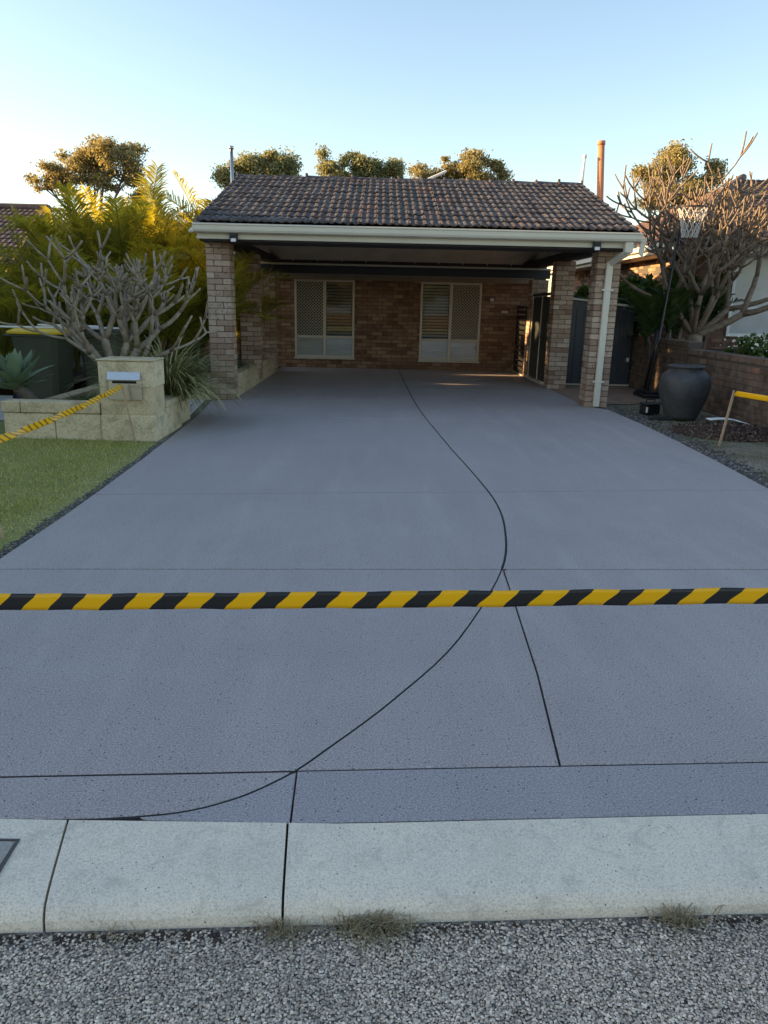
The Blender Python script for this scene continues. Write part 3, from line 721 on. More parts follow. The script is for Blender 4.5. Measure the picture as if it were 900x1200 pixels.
for r in range(nrow):
    for c in range(ncol):
        s_ = r*ex
        put('tile', TILE, roofo, (RX0+c*tw+R_.uniform(-.004, .004), EV_Y-.03+s_*math.cos(slope), EV_Z+.012+s_*math.sin(slope)+R_.uniform(-.003, .004)), (slope+R_.uniform(-.012, .012), R_.uniform(-.01, .01), R_.uniform(-.008, .008)), (tw/.298, 1, .9))
def tile_rows(parent, name, mat, p0, p1, q0, q1, exposure=.32, tw=.3, amp=.02):
    """joined courses of rolled tiles: eave p0->p1, ridge q0->q1 (hips allowed)"""
    p0, p1, q0, q1 = map(Vector, (p0, p1, q0, q1)); up_ = ((q0+q1)-(p0+p1)).normalized()
    rows_ = max(2, int(((q0+q1)/2-(p0+p1)/2).length/exposure)); mb = MB(); nrm = (p1-p0).cross(q0-p0).normalized()
    for r in range(rows_):
        a, b = r/rows_, (r+1.08)/rows_
        A0, A1 = p0.lerp(q0, a), p1.lerp(q1, a); B0, B1 = p0.lerp(q0, min(b, 1)), p1.lerp(q1, min(b, 1))
        L = (A1-A0).length; n = max(2, int(L/tw*6))
        base = len(mb.v); V = []
        for i in range(n+1):
            u = i/n; ph = u*L/tw*2*2*math.pi
            h = amp*(math.cos(ph)*.5+.5)
            V += [A0.lerp(A1, u)+nrm*(h+.03), B0.lerp(B1, u)+nrm*(h*.8+.005), A0.lerp(A1, u)+nrm*(h-.005)]
        F = []
        for i in range(n): F += [(3*i, 3*i+3, 3*i+4, 3*i+1), (3*i+2, 3*i+5, 3*i+3, 3*i)]
        mb.add(V, F)
    return mb.build(name, MAT[mat], parent, kind='stuff')
tile_rows(roofo, 'rear_tiles', 'tile', (RX1, RB_Y, RB_Z), (RX0, RB_Y, RB_Z), (RX1, RG_Y, RG_Z), (RX0, RG_Y, RG_Z))
# ridge capping
def cap_mesh(name, mat, L, r0=.115, r1=.10):
    V = []; F = []; n = 9
    for x, r in ((0, r0), (.03, r0), (.03, r0-.012), (L, r1-.012), (L, -1)):
        if r < 0: continue
        for i in range(n):
            a = math.pi*(i/(n-1)); V.append((x, -math.cos(a)*r*1.12, math.sin(a)*r*.85))
    for k in range(3):
        for i in range(n-1): F.append((k*n+i, k*n+i+1, (k+1)*n+i+1, (k+1)*n+i))
    F.append(tuple(range(n))); F.append(tuple(range(3*n, 4*n))[::-1])
    me = bpy.data.meshes.new(name); me.from_pydata(V, [], F); me.materials.append(mat); return me
CAP = cap_mesh('ridge_cap', MAT['tile'], .45)
for i in range(15): put('ridge_cap', CAP, roofo, (RX0-.02+i*.418, RG_Y, RG_Z-.02+R_.uniform(-.004, .006)), (0, R_.uniform(-.008, .008), R_.uniform(-.01, .01)))
KNOB = MB().lathe([(.0, .05), (.02, .048), (.032, .03), (.035, .0), (.03, -.03)], n=8).mesh('mortar_knob', MAT['gravel'])
for i in range(16): put('mortar_knob', KNOB, roofo, (RX0-.005+i*.418, RG_Y-.03, RG_Z+.075), (0, 0, R_.random()*6), (.8, .8, R_.uniform(.1, .75)))
# verge capping on both gable ends
for x in (RX0-.02, RX1-.03):
    for (ya, za, yb, zb) in ((EV_Y, EV_Z+.035, RG_Y, RG_Z+.02), (RB_Y, RB_Z+.03, RG_Y, RG_Z+.02)):
        MB().bar((x+.025, ya, za-.05), (x+.025, yb, zb-.05), .05, .10, .008, (1, 0, 0)).build('verge_cap', MAT['tile'], roofo)
        MB().bar((x+.025+(-.04 if x < 0 else .04), ya, za-.16), (x+.025+(-.04 if x < 0 else .04), yb, zb-.16), .03, .16, .004, (1, 0, 0)).build('barge_board', MAT['cream'], roofo)
# fascia, gutter
GX0, GX1 = RX0-.03, RX1+.05
MB().box(GX0+.02, GX1-.02, EV_Y+.035, EV_Y+.06, 2.330, 2.50, .003).build('fascia', MAT['cream'], roofo)
mb = MB(); gp = [(.033, 2.405), (-.055, 2.405), (-.085, 2.418), (-.098, 2.445), (-.100, 2.500), (-.112, 2.508), (-.112, 2.525), (-.098, 2.530), (-.092, 2.515), (-.090, 2.43), (-.05, 2.415), (.020, 2.415), (.020, 2.51), (.033, 2.51)]
mb.extrude_x([(EV_Y+y, z) for y, z in gp], GX0, GX1)
gut = mb.build('gutter', MAT['cream'], roofo)
MB().box(GX1-.004, GX1+.006, EV_Y-.105, EV_Y+.035, 2.408, 2.522).build('gutter_end', MAT['cream'], gut)
MB().box(GX0-.006, GX0+.004, EV_Y-.105, EV_Y+.035, 2.408, 2.522).build('gutter_end', MAT['cream'], gut)
MB().add([(GX1+.01, EV_Y-.02, 2.46), (GX1+.09, EV_Y-.02, 2.48), (GX1+.06, EV_Y-.02, 2.20), (GX1-.0, EV_Y-.02, 2.26), (GX1+.01, EV_Y+.01, 2.46), (GX1+.09, EV_Y+.01, 2.48), (GX1+.06, EV_Y+.01, 2.20), (GX1-.0, EV_Y+.01, 2.26)], [(0, 1, 2, 3), (7, 6, 5, 4), (0, 4, 5, 1), (1, 5, 6, 2), (2, 6, 7, 3), (3, 7, 4, 0)]).build('barge_foot', MAT['cream'], roofo)
# beams on the columns
MB().box(GX0+.05, GX1-.08, EV_Y+.08, D1+.34, 2.305, 2.345, .003).build('front_soffit', MAT['darktimber'], roofo)
MB().box(XL-.40, XR+.40, D1+.03, D1+.30, 2.347, 2.50).build('front_beam', MAT['darktimber'], roofo)
for x in (XL-.30, XR+.06): MB().box(x, x+.22, D1+.36, DW-.02, 2.325, 2.46, .003).build('side_beam', MAT['darktimber'], roofo)
MB().box(XL-.5, XR+.40, D3+.02, D3+.14, 2.085, 2.255, .003).build('rear_beam', MAT['navy'], roofo)
MB().box(XL-.5, XR+.40, D3+.005, D3+.15, 2.258, 2.292, .003).build('beam_trim', MAT['cream'], roofo)
# lining under the rear slope: panels and battens
npan = 11; pw = (RX1-RX0-.1)/npan
for sgn in (0, 1):
    ya, za, yb, zb = ((RG_Y, RG_Z-.1, RB_Y-.1, RB_Z-.1) if sgn == 0 else (RG_Y, RG_Z-.1, EV_Y+.5, EV_Z+.06))
    for i in range(npan):
        xa = RX0+.05+i*pw
        MB().add([(xa+.004, ya, za), (xa+pw-.004, ya, za), (xa+pw-.004, yb, zb), (xa+.004, yb, zb)], [(0, 1, 2, 3)]).build('lining_panel', MAT['lining'], roofo)
        MB().bar((xa, ya, za-.012), (xa, yb, zb-.012), .04, .02, 0, (1, 0, 0)).build('batten', MAT['lining'], roofo)
# main house roof behind (low hip)
tile_rows(roofo, 'house_tiles', 'tile', (-6.9, 18.2, 2.5), (-2.62, 18.2, 2.5), (-4.5, 22, 3.65), (-2.62, 22, 3.65))
tile_rows(roofo, 'house_tiles', 'tile', (-2.6, 18.2, 2.55), (4.2, 18.2, 2.55), (-2.6, 22, 3.8), (2.0, 22, 3.8))
tile_rows(roofo, 'house_tiles', 'tile', (4.2, 18.2, 2.55), (4.2, 26.4, 2.55), (2.0, 22, 3.8), (2.0, 22.1, 3.8))
tile_rows(roofo, 'house_tiles', 'tile', (4.2, 26.4, 2.55), (-6.9, 26.4, 2.55), (2.0, 22.1, 3.8), (-4.5, 22.1, 3.8))
# gable infill
for x in (RX0+.1, RX1-.14):
    MB().add([(x, EV_Y+.4, 2.46), (x, RB_Y-.1, 2.46), (x, RG_Y, RG_Z-.12), (x+.03, EV_Y+.4, 2.46), (x+.03, RB_Y-.1, 2.46), (x+.03, RG_Y, RG_Z-.12)], [(0, 1, 2), (5, 4, 3), (0, 3, 4, 1), (1, 4, 5, 2), (2, 5, 3, 0)]).build('gable_panel', MAT['lining'], roofo)
# fascia lights
for xx in (-2.075, 3.10):
    lb = MB().box(xx-.055, xx+.055, EV_Y-.03, EV_Y+.034, 2.300, 2.425, .006).build('fascia_light', MAT['black'], house)
    MB().box(xx-.036, xx+.036, EV_Y-.05, EV_Y-.031, 2.290, 2.335, .004).build('lens', MAT['white'], lb)
    MB().box(xx-.046, xx+.046, EV_Y-.045, EV_Y-.031, 2.365, 2.415, .003).build('shade', MAT['black'], lb)
# downpipe on the right column
dpx = XR+.172
dp = MB().box(dpx-.048, dpx+.048, D1-.062, D1-.005, .015, 2.16, .008).build('downpipe', MAT['cream'], house)
MB().box(3.49, 3.60, EV_Y-.09, EV_Y+.03, 2.26, 2.402, .006).build('outlet', MAT['cream'], dp)
MB().bar((3.545, EV_Y-.03, 2.27), (dpx, D1-.03, 2.14), .092, .056, .006, (0, 1, 0)).build('offset', MAT['cream'], dp)
for z in (1.76, .40): MB().box(dpx-.085, dpx+.085, D1-.066, D1-.002, z-.014, z+.014, .003).build('clip', MAT['cream'], dp)
MB().box(dpx-.051, dpx+.051, D1-.066, D1-.004, .19, .20).build('seam', MAT['frame'], dp)
# ------------------------------------------------------------------ gates on the right of the carport
g1 = thing('side_gate', (3.33, 15.5, 0), 'dark metal double gate between the right brick columns', 'gate')
for (ya, yb) in ((14.58, 15.50), (15.52, 16.44)):
    lf = MB().box(-.015, .015, ya-15.5+.01, yb-15.5-.01, .06, 1.70, .003).build('leaf', MAT['gate'], g1)
    mb = MB()
    k = ya-15.5+.06
    while k < yb-15.5-.06: mb.box(-.022, -.0155, k, k+.05, .08, 1.68, .002); k += .09
    mb.build('ribs', MAT['gate'], lf, kind='stuff')
for yy in (14.575, 15.505, 16.41): MB().box(-.03, -.005, yy-15.5-.012, yy-15.5+.012, .04, 1.72, .003).build('edge_trim', MAT['frame'], g1)
MB().box(-.03, .03, 14.57-15.5, 16.44-15.5, 1.725, 1.775, .004).build('top_rail', MAT['darktimber'], g1)
MB().box(-.05, .03, 14.57-15.5, 16.44-15.5, .0, .038, .004).build('threshold', MAT['frame'], g1)
MB().lathe([(0, -.02), (.03, -.015), (.035, 0), (.03, .015), (0, .02)], (-.05, -.05, .93), 10).build('knob', MAT['steel'], g1)
g2 = thing('slat_gate', (3.28, 17.35, 0), 'black slatted screen door beside the rear wall', 'gate')
MB().box(-.02, -.0, -.5, -.45, .03, 1.52).box(-.02, 0, .60, .65, .03, 1.52).box(-.02, 0, -.45, .60, 1.47, 1.52).box(-.02, 0, -.45, .6, .03, .08).build('frame', MAT['black'], g2)
SL_ = MB().box(-.022, .0, -.45, .6, 0, .075, .003).mesh('slat', MAT['black'])
for k in range(12): put('slat', SL_, g2, (-.002, 0, .10+k*.114), (0, rad(-8), 0))
MB().box(-.03, -.0, -.5, .65, .0, .025, .003).build('sill', MAT['frame'], g2)

# ------------------------------------------------------------------ limestone mailbox, garden walls and planters
def lime_block(parent, x0, x1, y0, y1, z0, z1):
    g = .004
    return MB().box(x0+g, x1-g, y0+g, y1-g, z0+g*.5, z1-g*.5, .008).build('block', MAT['lime'], parent)
mail = thing('mailbox_pillar', (-2.66, 8.1, 0), 'square limestone pillar with steel mail slot beside the lawn', 'mailbox')
mail.location = (0, 0, 0)
def mcore(parent, x0, x1, y0, y1, z1): return MB().box(x0+.012, x1-.012, y0+.012, y1-.012, -.05, z1-.01).build('mortar_core', MAT['lime'], parent)
mcore(mail, -2.96, -2.375, 7.92, 8.36, .84)
lime_block(mail, -2.965, -2.37, 7.915, 8.36, -.02, .275)
lime_block(mail, -2.955, -2.385, 7.925, 8.355, .278, .565); lime_block(mail, -2.955, -2.37, 7.92, 8.36, .568, .845)
MB().box(-2.965, -2.365, 7.91, 8.365, .847, .862, .004).build('cap', MAT['lime'], mail)
pl = MB().box(-2.845, -2.50, 7.900, 7.918, .44, .735, .004).build('mail_plate', MAT['steel'], mail)
MB().box(-2.80, -2.545, 7.895, 7.8995, .615, .642).build('slot', MAT['unlit_inside'], pl)
MB().add([(-2.845, 7.899, .735), (-2.50, 7.899, .735), (-2.50, 7.872, .655), (-2.845, 7.872, .655), (-2.845, 7.874, .648), (-2.50, 7.874, .648), (-2.50, 7.8985, .648), (-2.845, 7.8985, .648)], [(0, 1, 2, 3), (3, 2, 5, 4), (4, 5, 6, 7), (0, 3, 4, 7), (1, 6, 5, 2)]).build('flap', MAT['steel'], pl)
lw = thing('front_garden_wall', (0, 0, 0), 'low limestone block wall left of the mailbox pillar', 'wall')
for a, b in ((-4.02, -3.47), (-3.47, -2.967)): lime_block(lw, a, b, 7.95, 8.15, -.02, .275)
for a, b in ((-4.03, -3.82), (-3.82, -2.967)): lime_block(lw, a, b, 7.935, 8.16, .278, .40)
for a, b in ((8.15, 9.1), (9.1, 10.2), (10.2, 11.4)): lime_block(lw, -4.02, -3.82, a, b, -.02, .30)
sw = thing('side_garden_wall', (0, 0, 0), 'limestone edging wall running from the mailbox along the driveway', 'wall')
for i, (a, b, z) in enumerate(((8.365, 8.99, .30), (8.99, 9.62, .27))):
    x = -2.375-.05*i; MB().box(x-.2, x, a+.004, b-.004, -.02, z, .008).build('block', MAT['lime'], sw); MB().box(x-.21, x+.008, a+.003, b-.003, z+.003, z+.07, .006).build('block', MAT['lime'], sw)
pw_ = thing('planter_wall', (0, 0, 0), 'pale limestone planter wall left of the front left column', 'wall')
for a, b in ((-4.0, -3.3), (-3.3, -2.575)):
    lime_block(pw_, a, b, 11.56, 11.76, -.02, .27); lime_block(pw_, a, b, 11.55, 11.77, .273, .39)
for nm, lab, a, b in (('planter', 'limestone planter between the first and second left columns', D1+.355, D2-.005), ('planter', 'limestone planter between the second and third left columns', D2+.355, D3-.005)):
    t = thing(nm, (0, 0, 0), lab, 'planter'); k = 3
    for i in range(k):
        ya, yb = a+(b-a)*i/k, a+(b-a)*(i+1)/k; lime_block(t, XL-.20, XL-.02, ya, yb, -.02, .25); lime_block(t, XL-.21, XL-.012, ya, yb, .253, .36)
    MB().box(XL-.6, XL-.21, a+.01, b-.01, 0, .31).build('soil', MAT['soil'], t)
# timber offcuts laid on the wedge of ground before the left column
PLK = MB().box(-.05, .05, -.5, .5, 0, .03, .004).mesh('edging_board', MAT['plank'])
for i, (x, y, rz, sx, sy) in enumerate(((-2.60, 10.55, .10, .9, 1.5), (-2.72, 10.45, .07, .9, 1.7), (-2.84, 10.4, .03, .9, 1.8), (-2.96, 10.45, 0, .9, 1.7))):
    o = put('edging_board', PLK, None, (x, y, .0), (0, 0, rz), (sx, sy, 1))
    tag(o, ['weathered board nearest the driveway before the left column', 'second weathered board from the driveway before the left column', 'third weathered board from the driveway before the left column', 'weathered board farthest from the driveway before the left column'][i], 'board', 'weathered boards before the left column')
sheet('bed_edge', [(-2.70, 7.88), (-2.301, 7.9), (-2.401, 9.88), (-2.551, 11.4), (-2.303, 11.553), (-2.9, 11.553), (-2.9, 9.6)], -.004, MAT['verge'])
sheet('bed_soil', [(-4.0, 9.65), (-2.44, 9.65), (-2.58, 11.5), (-4.0, 11.5)], -.008, MAT['soil'])

# ------------------------------------------------------------------ vegetation builders
def leaf_cloud(name, centres, radii, n, size, mat, seed, droop=0., shell=.55, aspect=2.2):
    """leaf-sized quads spread through ellipsoidal clumps"""
    g = np.random.default_rng(seed); C = np.asarray(centres, float); Rr = np.asarray(radii, float)
    if Rr.ndim == 1: Rr = np.repeat(Rr[:, None], 3, 1)
    vol = Rr.prod(1)**(2/3); k = g.choice(len(C), n, p=vol/vol.sum())
    d = g.normal(size=(n, 3)); d /= np.linalg.norm(d, axis=1)[:, None]
    r = shell + (1-shell)*g.random(n); r *= np.where(g.random(n) < .22, g.uniform(1, 1.5, n), 1); r *= g.random(n)**.15
    P = C[k] + d*r[:, None]*Rr[k]
    t = g.normal(size=(n, 3)); t[:, 2] -= droop; t /= np.linalg.norm(t, axis=1)[:, None]
    b = np.cross(t, g.normal(size=(n, 3))); b /= np.linalg.norm(b, axis=1)[:, None]
    s = size*g.uniform(.6, 1.35, n)
    T = t*(s*aspect/2)[:, None]; B = b*(s/2)[:, None]
    V = np.stack([P-T, P+B, P+T, P-B], 1).reshape(-1, 3); F = np.arange(4*n).reshape(-1, 4)
    return mesh_np(name, V, F, mat)
def gum_tree(loc, label, h, crown, mat, seed, nleaf=9000, leaf=.15, trunk_r=.2, group=None, lean=0, dens=2.2):
    """loc base; crown: list of (dx,dy,z,rx,rz) lobes; branches grow to every lobe"""
    g = random.Random(seed); t = thing('gum_tree', loc, label, 'tree', group)
    mb = MB(); fork = Vector((lean*.5, 0, min(c[2]-c[4] for c in crown)*.75))
    mb.tube([(0, 0, -.3), fork*.5+Vector((.1, 0, 0)), fork], [trunk_r*1.3, trunk_r, trunk_r*.8], 8)
    cs, rs = [], []
    for (dx, dy, z, rx, rz) in crown:
        e = Vector((dx, dy, z)); m = fork.lerp(e, .5)+Vector((g.uniform(-.3, .3), g.uniform(-.3, .3), -.25))
        mb.tube([fork, m, e], [trunk_r*.5, trunk_r*.28, trunk_r*.08], 6)
        for q in range(9):
            d = Vector((g.gauss(0, 1), g.gauss(0, 1), g.gauss(0, .8))); d.normalize()
            p = e+Vector((d.x*rx, d.y*rx, d.z*rz))*g.uniform(.35, .95)
            mb.tube([m.lerp(e, g.uniform(.3, 1)), p], [trunk_r*.12, trunk_r*.03], 4)
            k = g.uniform(.38, .72); cs.append(p); rs.append((rx*k, rx*k, rz*k*g.uniform(.7, 1.1)))
    mb.build('trunk', MAT['bark'], t, True)
    link(bpy.data.objects.new('crown', leaf_cloud('crown', cs, rs, int(nleaf*dens), leaf*.68, mat, seed, .5, .0)), t)
    return t
def leaflet(mbv, mbf, p, d, nrm, L, w, droop):
    b = len(mbv); s = d.cross(nrm).normalized()*w/2; e1 = p+d*L*.5+nrm*(-droop*L*.08); e2 = p+d*L+Vector((0, 0, -1))*(droop*L*.45)
    mbv += [tuple(p-s*.5), tuple(p+s*.5), tuple(e1+s), tuple(e1-s), tuple(e2)]
    mbf += [(b, b+1, b+2, b+3), (b+3, b+2, b+4)]
def frond_mesh(name, mat, L=1.8, arch=.9, n=34, ll=.55, lw=.035, seed=0, start=.18, vee=.5):
    """feather palm frond leaving the origin upward along +x, arching over"""
    g = random.Random(seed); mb = MB(); pts = []; m = 14
    for i in range(m+1):
        u = i/m; a = rad(78)-arch*u*1.5*(.4+.6*u); 
        if i == 0: p = Vector((0, 0, 0))
        else: p = pts[-1]+Vector((math.cos(a), 0, math.sin(a)))*L/m
        pts.append(p)
    mb.tube(pts, [.016*(1-.85*i/m) for i in range(m+1)], 5)
    for i in range(n):
        u = start+(1-start)*(i+.5)/n; k = u*m; i0 = min(int(k), m-1); p = pts[i0].lerp(pts[i0+1], k-i0); t = (pts[i0+1]-pts[i0]).normalized()
        nr = Vector((-t.z, 0, t.x)); ll_ = ll*math.sin(math.pi*min(1, .12+.82*u))**.6*g.uniform(.85, 1.1)
        for sg in (-1, 1):
            d = (t*.65+Vector((0, sg, 0))*.75+nr*vee+Vector((g.uniform(-.1, .1), g.uniform(-.1, .1), g.uniform(-.12, .1)))).normalized()
            leaflet(mb.v, mb.f, p, d, nr, ll_, lw*g.uniform(.8, 1.15), g.uniform(.3, 1.1))
    return mb.mesh(name, mat)
FR = [frond_mesh('frond', MAT['palm'], 1.7, a, 46, .5, .026, i) for i, a in enumerate((.25, .55, .85, 1.15))]
FRD = [frond_mesh('frond', MAT['fern'], 1.5, a, 34, .42, .036, 9+i) for i, a in enumerate((.6, .9, 1.2))]
def palm(loc, label, stems, seed, fronds=FR, cat='palm', group=None, scale=1, nf=(9, 12)):
    g = random.Random(seed); t = thing('cane_palm' if fronds is FR else 'fern_palm', loc, label, cat, group)
    for (dx, dy, h) in stems:
        top = Vector((dx*1.5, dy*1.5, h)); mb = MB()
        mb.tube([(dx, dy, -.1), (dx*1.15, dy*1.15, h*.5), top], [.045, .038, .03], 7); mb.build('stem', MAT['bark'] if fronds is not FR else MAT['flax'], t, True)
        n = g.randint(*nf); a0 = g.uniform(0, 6.28)
        for i in range(n):
            k = g.choices(range(len(fronds)), [1.2, 2, 2, 1.2][:len(fronds)])[0] if i else 0
            put('frond', fronds[k], t, top-Vector((0, 0, g.uniform(0, .25))), (g.uniform(-.1, .1), g.uniform(-.15, .1), a0+i*2.4+g.uniform(-.3, .3)), [scale*g.uniform(.75, 1.12)]*3)
    return t
def strap_clump(name, loc, label, cat, n, L, w, mat, seed, parts='blades', spread=1.0, arch=1.0):
    g = random.Random(seed); t = thing(name, loc, label, cat); mb = MB()
    for i in range(n):
        a = g.uniform(0, 6.28); el = rad(g.uniform(38, 86)); l = L*g.uniform(.6, 1.1); r0 = g.uniform(0, .12)*spread
        p = Vector((math.cos(a)*r0, math.sin(a)*r0, 0)); h = Vector((math.cos(a), math.sin(a), 0)); s = Vector((-h.y, h.x, 0)); b = len(mb.v); m = 6
        for k in range(m+1):
            ww = w*(.6+.8*math.sin(math.pi*min(.95, .15+.8*k/m)))*.6 if k < m else .001
            mb.v += [tuple(p-s*ww/2), tuple(p+s*ww/2)]
            p = p+(h*math.cos(el)+Vector((0, 0, math.sin(el))))*l/m; el -= arch*g.uniform(.2, .42)
        for k in range(m): mb.f.append((b+2*k, b+2*k+1, b+2*k+3, b+2*k+2))
    mb.build(parts, mat, t, kind='stuff'); return t
def frangipani(loc, label, limbs, trunk_top, seed, mat, levels=5, r0=.085, tip=.018, l0=.55, shrink=.78, upw=.35, triple=.4):
    """bare candelabra tree: each limb is one part with all its forks"""
    g = random.Random(seed); t = thing('frangipani_tree', loc, label, 'tree')
    tt = Vector(trunk_top)
    MB().tube([(0, 0, -.2), tt*.5+Vector((.03, 0, 0)), tt, tt+Vector((0, 0, .04))], [r0*1.35, r0*1.15, r0*1.15, r0*.6], 10).build('trunk', mat, t, True)
    def grow(mb, p, d, l, r, lev):
        d = d.normalized(); pts = [p]; rs = [r]; q = p.copy(); dd = d.copy()
        for k in range(4):
            dd = (dd+Vector((g.uniform(-.10, .10), g.uniform(-.10, .10), upw*.28+g.uniform(-.05, .05)))).normalized(); q = q+dd*l/4; pts.append(q.copy()); rs.append(r*(1-.05*(k+1)))
        if lev == 0:
            pts.append(q+dd*r*.6); rs.append(r*.45); mb.tube(pts, rs, 6); return
        mb.tube(pts, rs, 7 if lev > 2 else 6)
        n = g.choices((2, 3), (1-triple, triple))[0]; a0 = g.uniform(0, 6.28)
        u = dd.orthogonal().normalized(); v = dd.cross(u)
        for i in range(n):
            a = a0+6.28*i/n+g.uniform(-.4, .4); sp_ = rad(g.uniform(28, 50))
            nd = dd*math.cos(sp_)+(u*math.cos(a)+v*math.sin(a))*math.sin(sp_)
            if nd.z < -.05: nd.z = abs(nd.z)*.3
            ll = lev-1 if g.random() > .15 else max(0, lev-2)
            grow(mb, q-dd*r*.3, nd, l*shrink*g.uniform(.75, 1.2), max(tip, r*g.uniform(.66, .78)), ll)
    for (d, l, r, lev) in limbs:
        mb = MB(); d = Vector(d); grow(mb, tt-d.normalized()*.02, d, l, r, lev); mb.build('limb', mat, t, True)
    return t

# left garden: frangipani, bins, agave, palms, strap-leaf clump
frangipani((-3.22, 9.25, .2), 'bare grey frangipani tree in the bed behind the mailbox', [((-1.0, .1, .45), .56, .05, 4), ((-.85, -.25, .8), .55, .05, 4), ((-.6, .3, 1.05), .56, .055, 5), ((-.25, -.1, 1.2), .56, .05, 4), ((.25, .2, 1.15), .52, .05, 5), ((.7, .15, .8), .50, .055, 5), ((.95, -.1, .4), .44, .045, 4), ((-.6, -.5, .65), .48, .042, 4), ((.1, .5, 1.0), .5, .045, 4)], (.02, 0, .38), 5, MAT['frangi'], r0=.082, tip=.0150, shrink=.82, upw=.40, triple=.14).scale = (1, 1, .9)
def wheelie_bin(loc, rz, label, lidmat, group):
    t = thing('wheelie_bin', loc, label, 'bin', group, rz)
    n = 4; prof = [(.0, .42, .46), (.10, .45, .50), (.85, .55, .66), (.97, .57, .70)]
    V = []; F = []
    def ring(w, d, z, c=.06):
        return [(-w/2+c, -d/2, z), (w/2-c, -d/2, z), (w/2, -d/2+c, z), (w/2, d/2-c, z), (w/2-c, d/2, z), (-w/2+c, d/2, z), (-w/2, d/2-c, z), (-w/2, -d/2+c, z)]
    for z, w, d in prof: V += ring(w, d, z+.04)
    for k in range(len(prof)-1):
        for i in range(8): F.append((k*8+i, k*8+(i+1) % 8, (k+1)*8+(i+1) % 8, (k+1)*8+i))
    F.append(tuple(range(8))[::-1]); F.append(tuple(range(24, 32)))
    MB().add(V, F).build('body', MAT['bin'], t)
    MB().box(-.30, .30, -.37, .37, .955, .99, .008).build('rim', MAT['bin'], t)
    V = ring(.62, .78, .993, .07)+ring(.62, .78, 1.02, .07)+ring(.50, .62, 1.065, .07); F = [tuple(range(8))[::-1], tuple(range(16, 24))]
    for k in range(2):
        for i in range(8): F.append((k*8+i, k*8+(i+1) % 8, (k+1)*8+(i+1) % 8, (k+1)*8+i))
    MB().add(V, F).build('lid', lidmat, t)
    MB().tube([(-.26, .42, .97), (.26, .42, .97)], .016, 8).build('handle', MAT['bin'], t, True)
    for s in (-1, 1):
        MB().tube([(s*.23, .27, .1), (s*.29, .27, .1)], .1, 16).build('wheel', MAT['black'], t, True)
    return t
wheelie_bin((-4.62, 10.5, .004), rad(82), 'dark green wheelie bin with bright yellow lid behind the agave', MAT['yellow'], 'wheelie bins beside the garden wall')
wheelie_bin((-3.92, 10.95, -.004), rad(-6), 'plain dark green wheelie bin between yellow-lidded bin and frangipani trunk', MAT['bin'], 'wheelie bins beside the garden wall')
LEN = MB().box(-.75, .75, -.035, .035, 0, .022, .003).mesh('white_batten', MAT['white'])
for i, (x, y, z, rz, sx, lab) in enumerate(((-4.55, 10.35, 1.072, .02, 1.05, 'longest white batten lying across the yellow bin lid'), (-4.25, 10.5, 1.097, -.20, .62, 'short white batten laid askew on top of the bin battens'), (-4.12, 10.62, 1.072, -.06, .75, 'white batten at the right behind the others on the bins'))):
    tag(put('white_batten', LEN, None, (x, y, z), (0, .0, rz), (sx, 1, 1)), lab, 'batten', 'white battens on the bins')
def agave(loc, label, seed):
    g = random.Random(seed); t = thing('agave', loc, label, 'plant')
    MB().tube([(.32, .1, -.25), (.15, .03, -.1), (0, 0, .05)], [.06, .06, .07], 8).build('stem', MAT['bark'], t, True)
    for i in range(26):
        a = i*2.399; u = i/25; el = rad(82-72*u); L = .34+.18*math.sin(math.pi*u*.9); w = .12; m = 8; V = []; F = []
        p = Vector((math.cos(a)*.03, math.sin(a)*.03, .06*(1-u))); h = Vector((math.cos(a), math.sin(a), 0)); s = Vector((-h.y, h.x, 0)); e = el
        for k in range(m+1):
            q = k/m; ww = w*(.55+.75*math.sin(math.pi*min(1, q*.95+.05))**.8)*(1-q**4)+.002; nn = (-h*math.sin(e)+Vector((0, 0, math.cos(e))))
            V += [tuple(p-s*ww/2+nn*ww*.18), tuple(p-nn*.012*(1-q)), tuple(p+s*ww/2+nn*ww*.18)]
            p = p+(h*math.cos(e)+Vector((0, 0, math.sin(e))))*L/m; e += g.uniform(-.02, .05) if u < .6 else g.uniform(-.07, .03)
        for k in range(m):
            F += [(3*k, 3*k+1, 3*k+4, 3*k+3), (3*k+1, 3*k+2, 3*k+5, 3*k+4)]
        MB().add(V, F).build('leaf', MAT['agave'], t, True)
    return t
agave((-4.28, 8.85, .42), 'pale green agave rosette at left edge before the bins', 3)
MB()
tag(MB().box(-.55, .55, -.05, .05, 0, .05, .006).build('timber_edging', MAT['plank'], None, loc=(-3.72, 8.62, .262)), 'pale timber length lying in the bed behind front wall', 'timber').rotation_euler = (0, 0, .5)
strap_clump('lily_clump', (-3.3, 8.55, .25), 'low green strappy plants in bed behind the front garden wall', 'plant', 240, .30, .014, MAT['shrub'], 4, spread=2.4)
strap_clump('strap_leaf_clump', (-2.62, 9.35, .27), 'large arching variegated strap-leaf clump right of the mailbox', 'plant', 850, 1.08, .019, MAT['flax'], 8, spread=2.2, arch=.92)
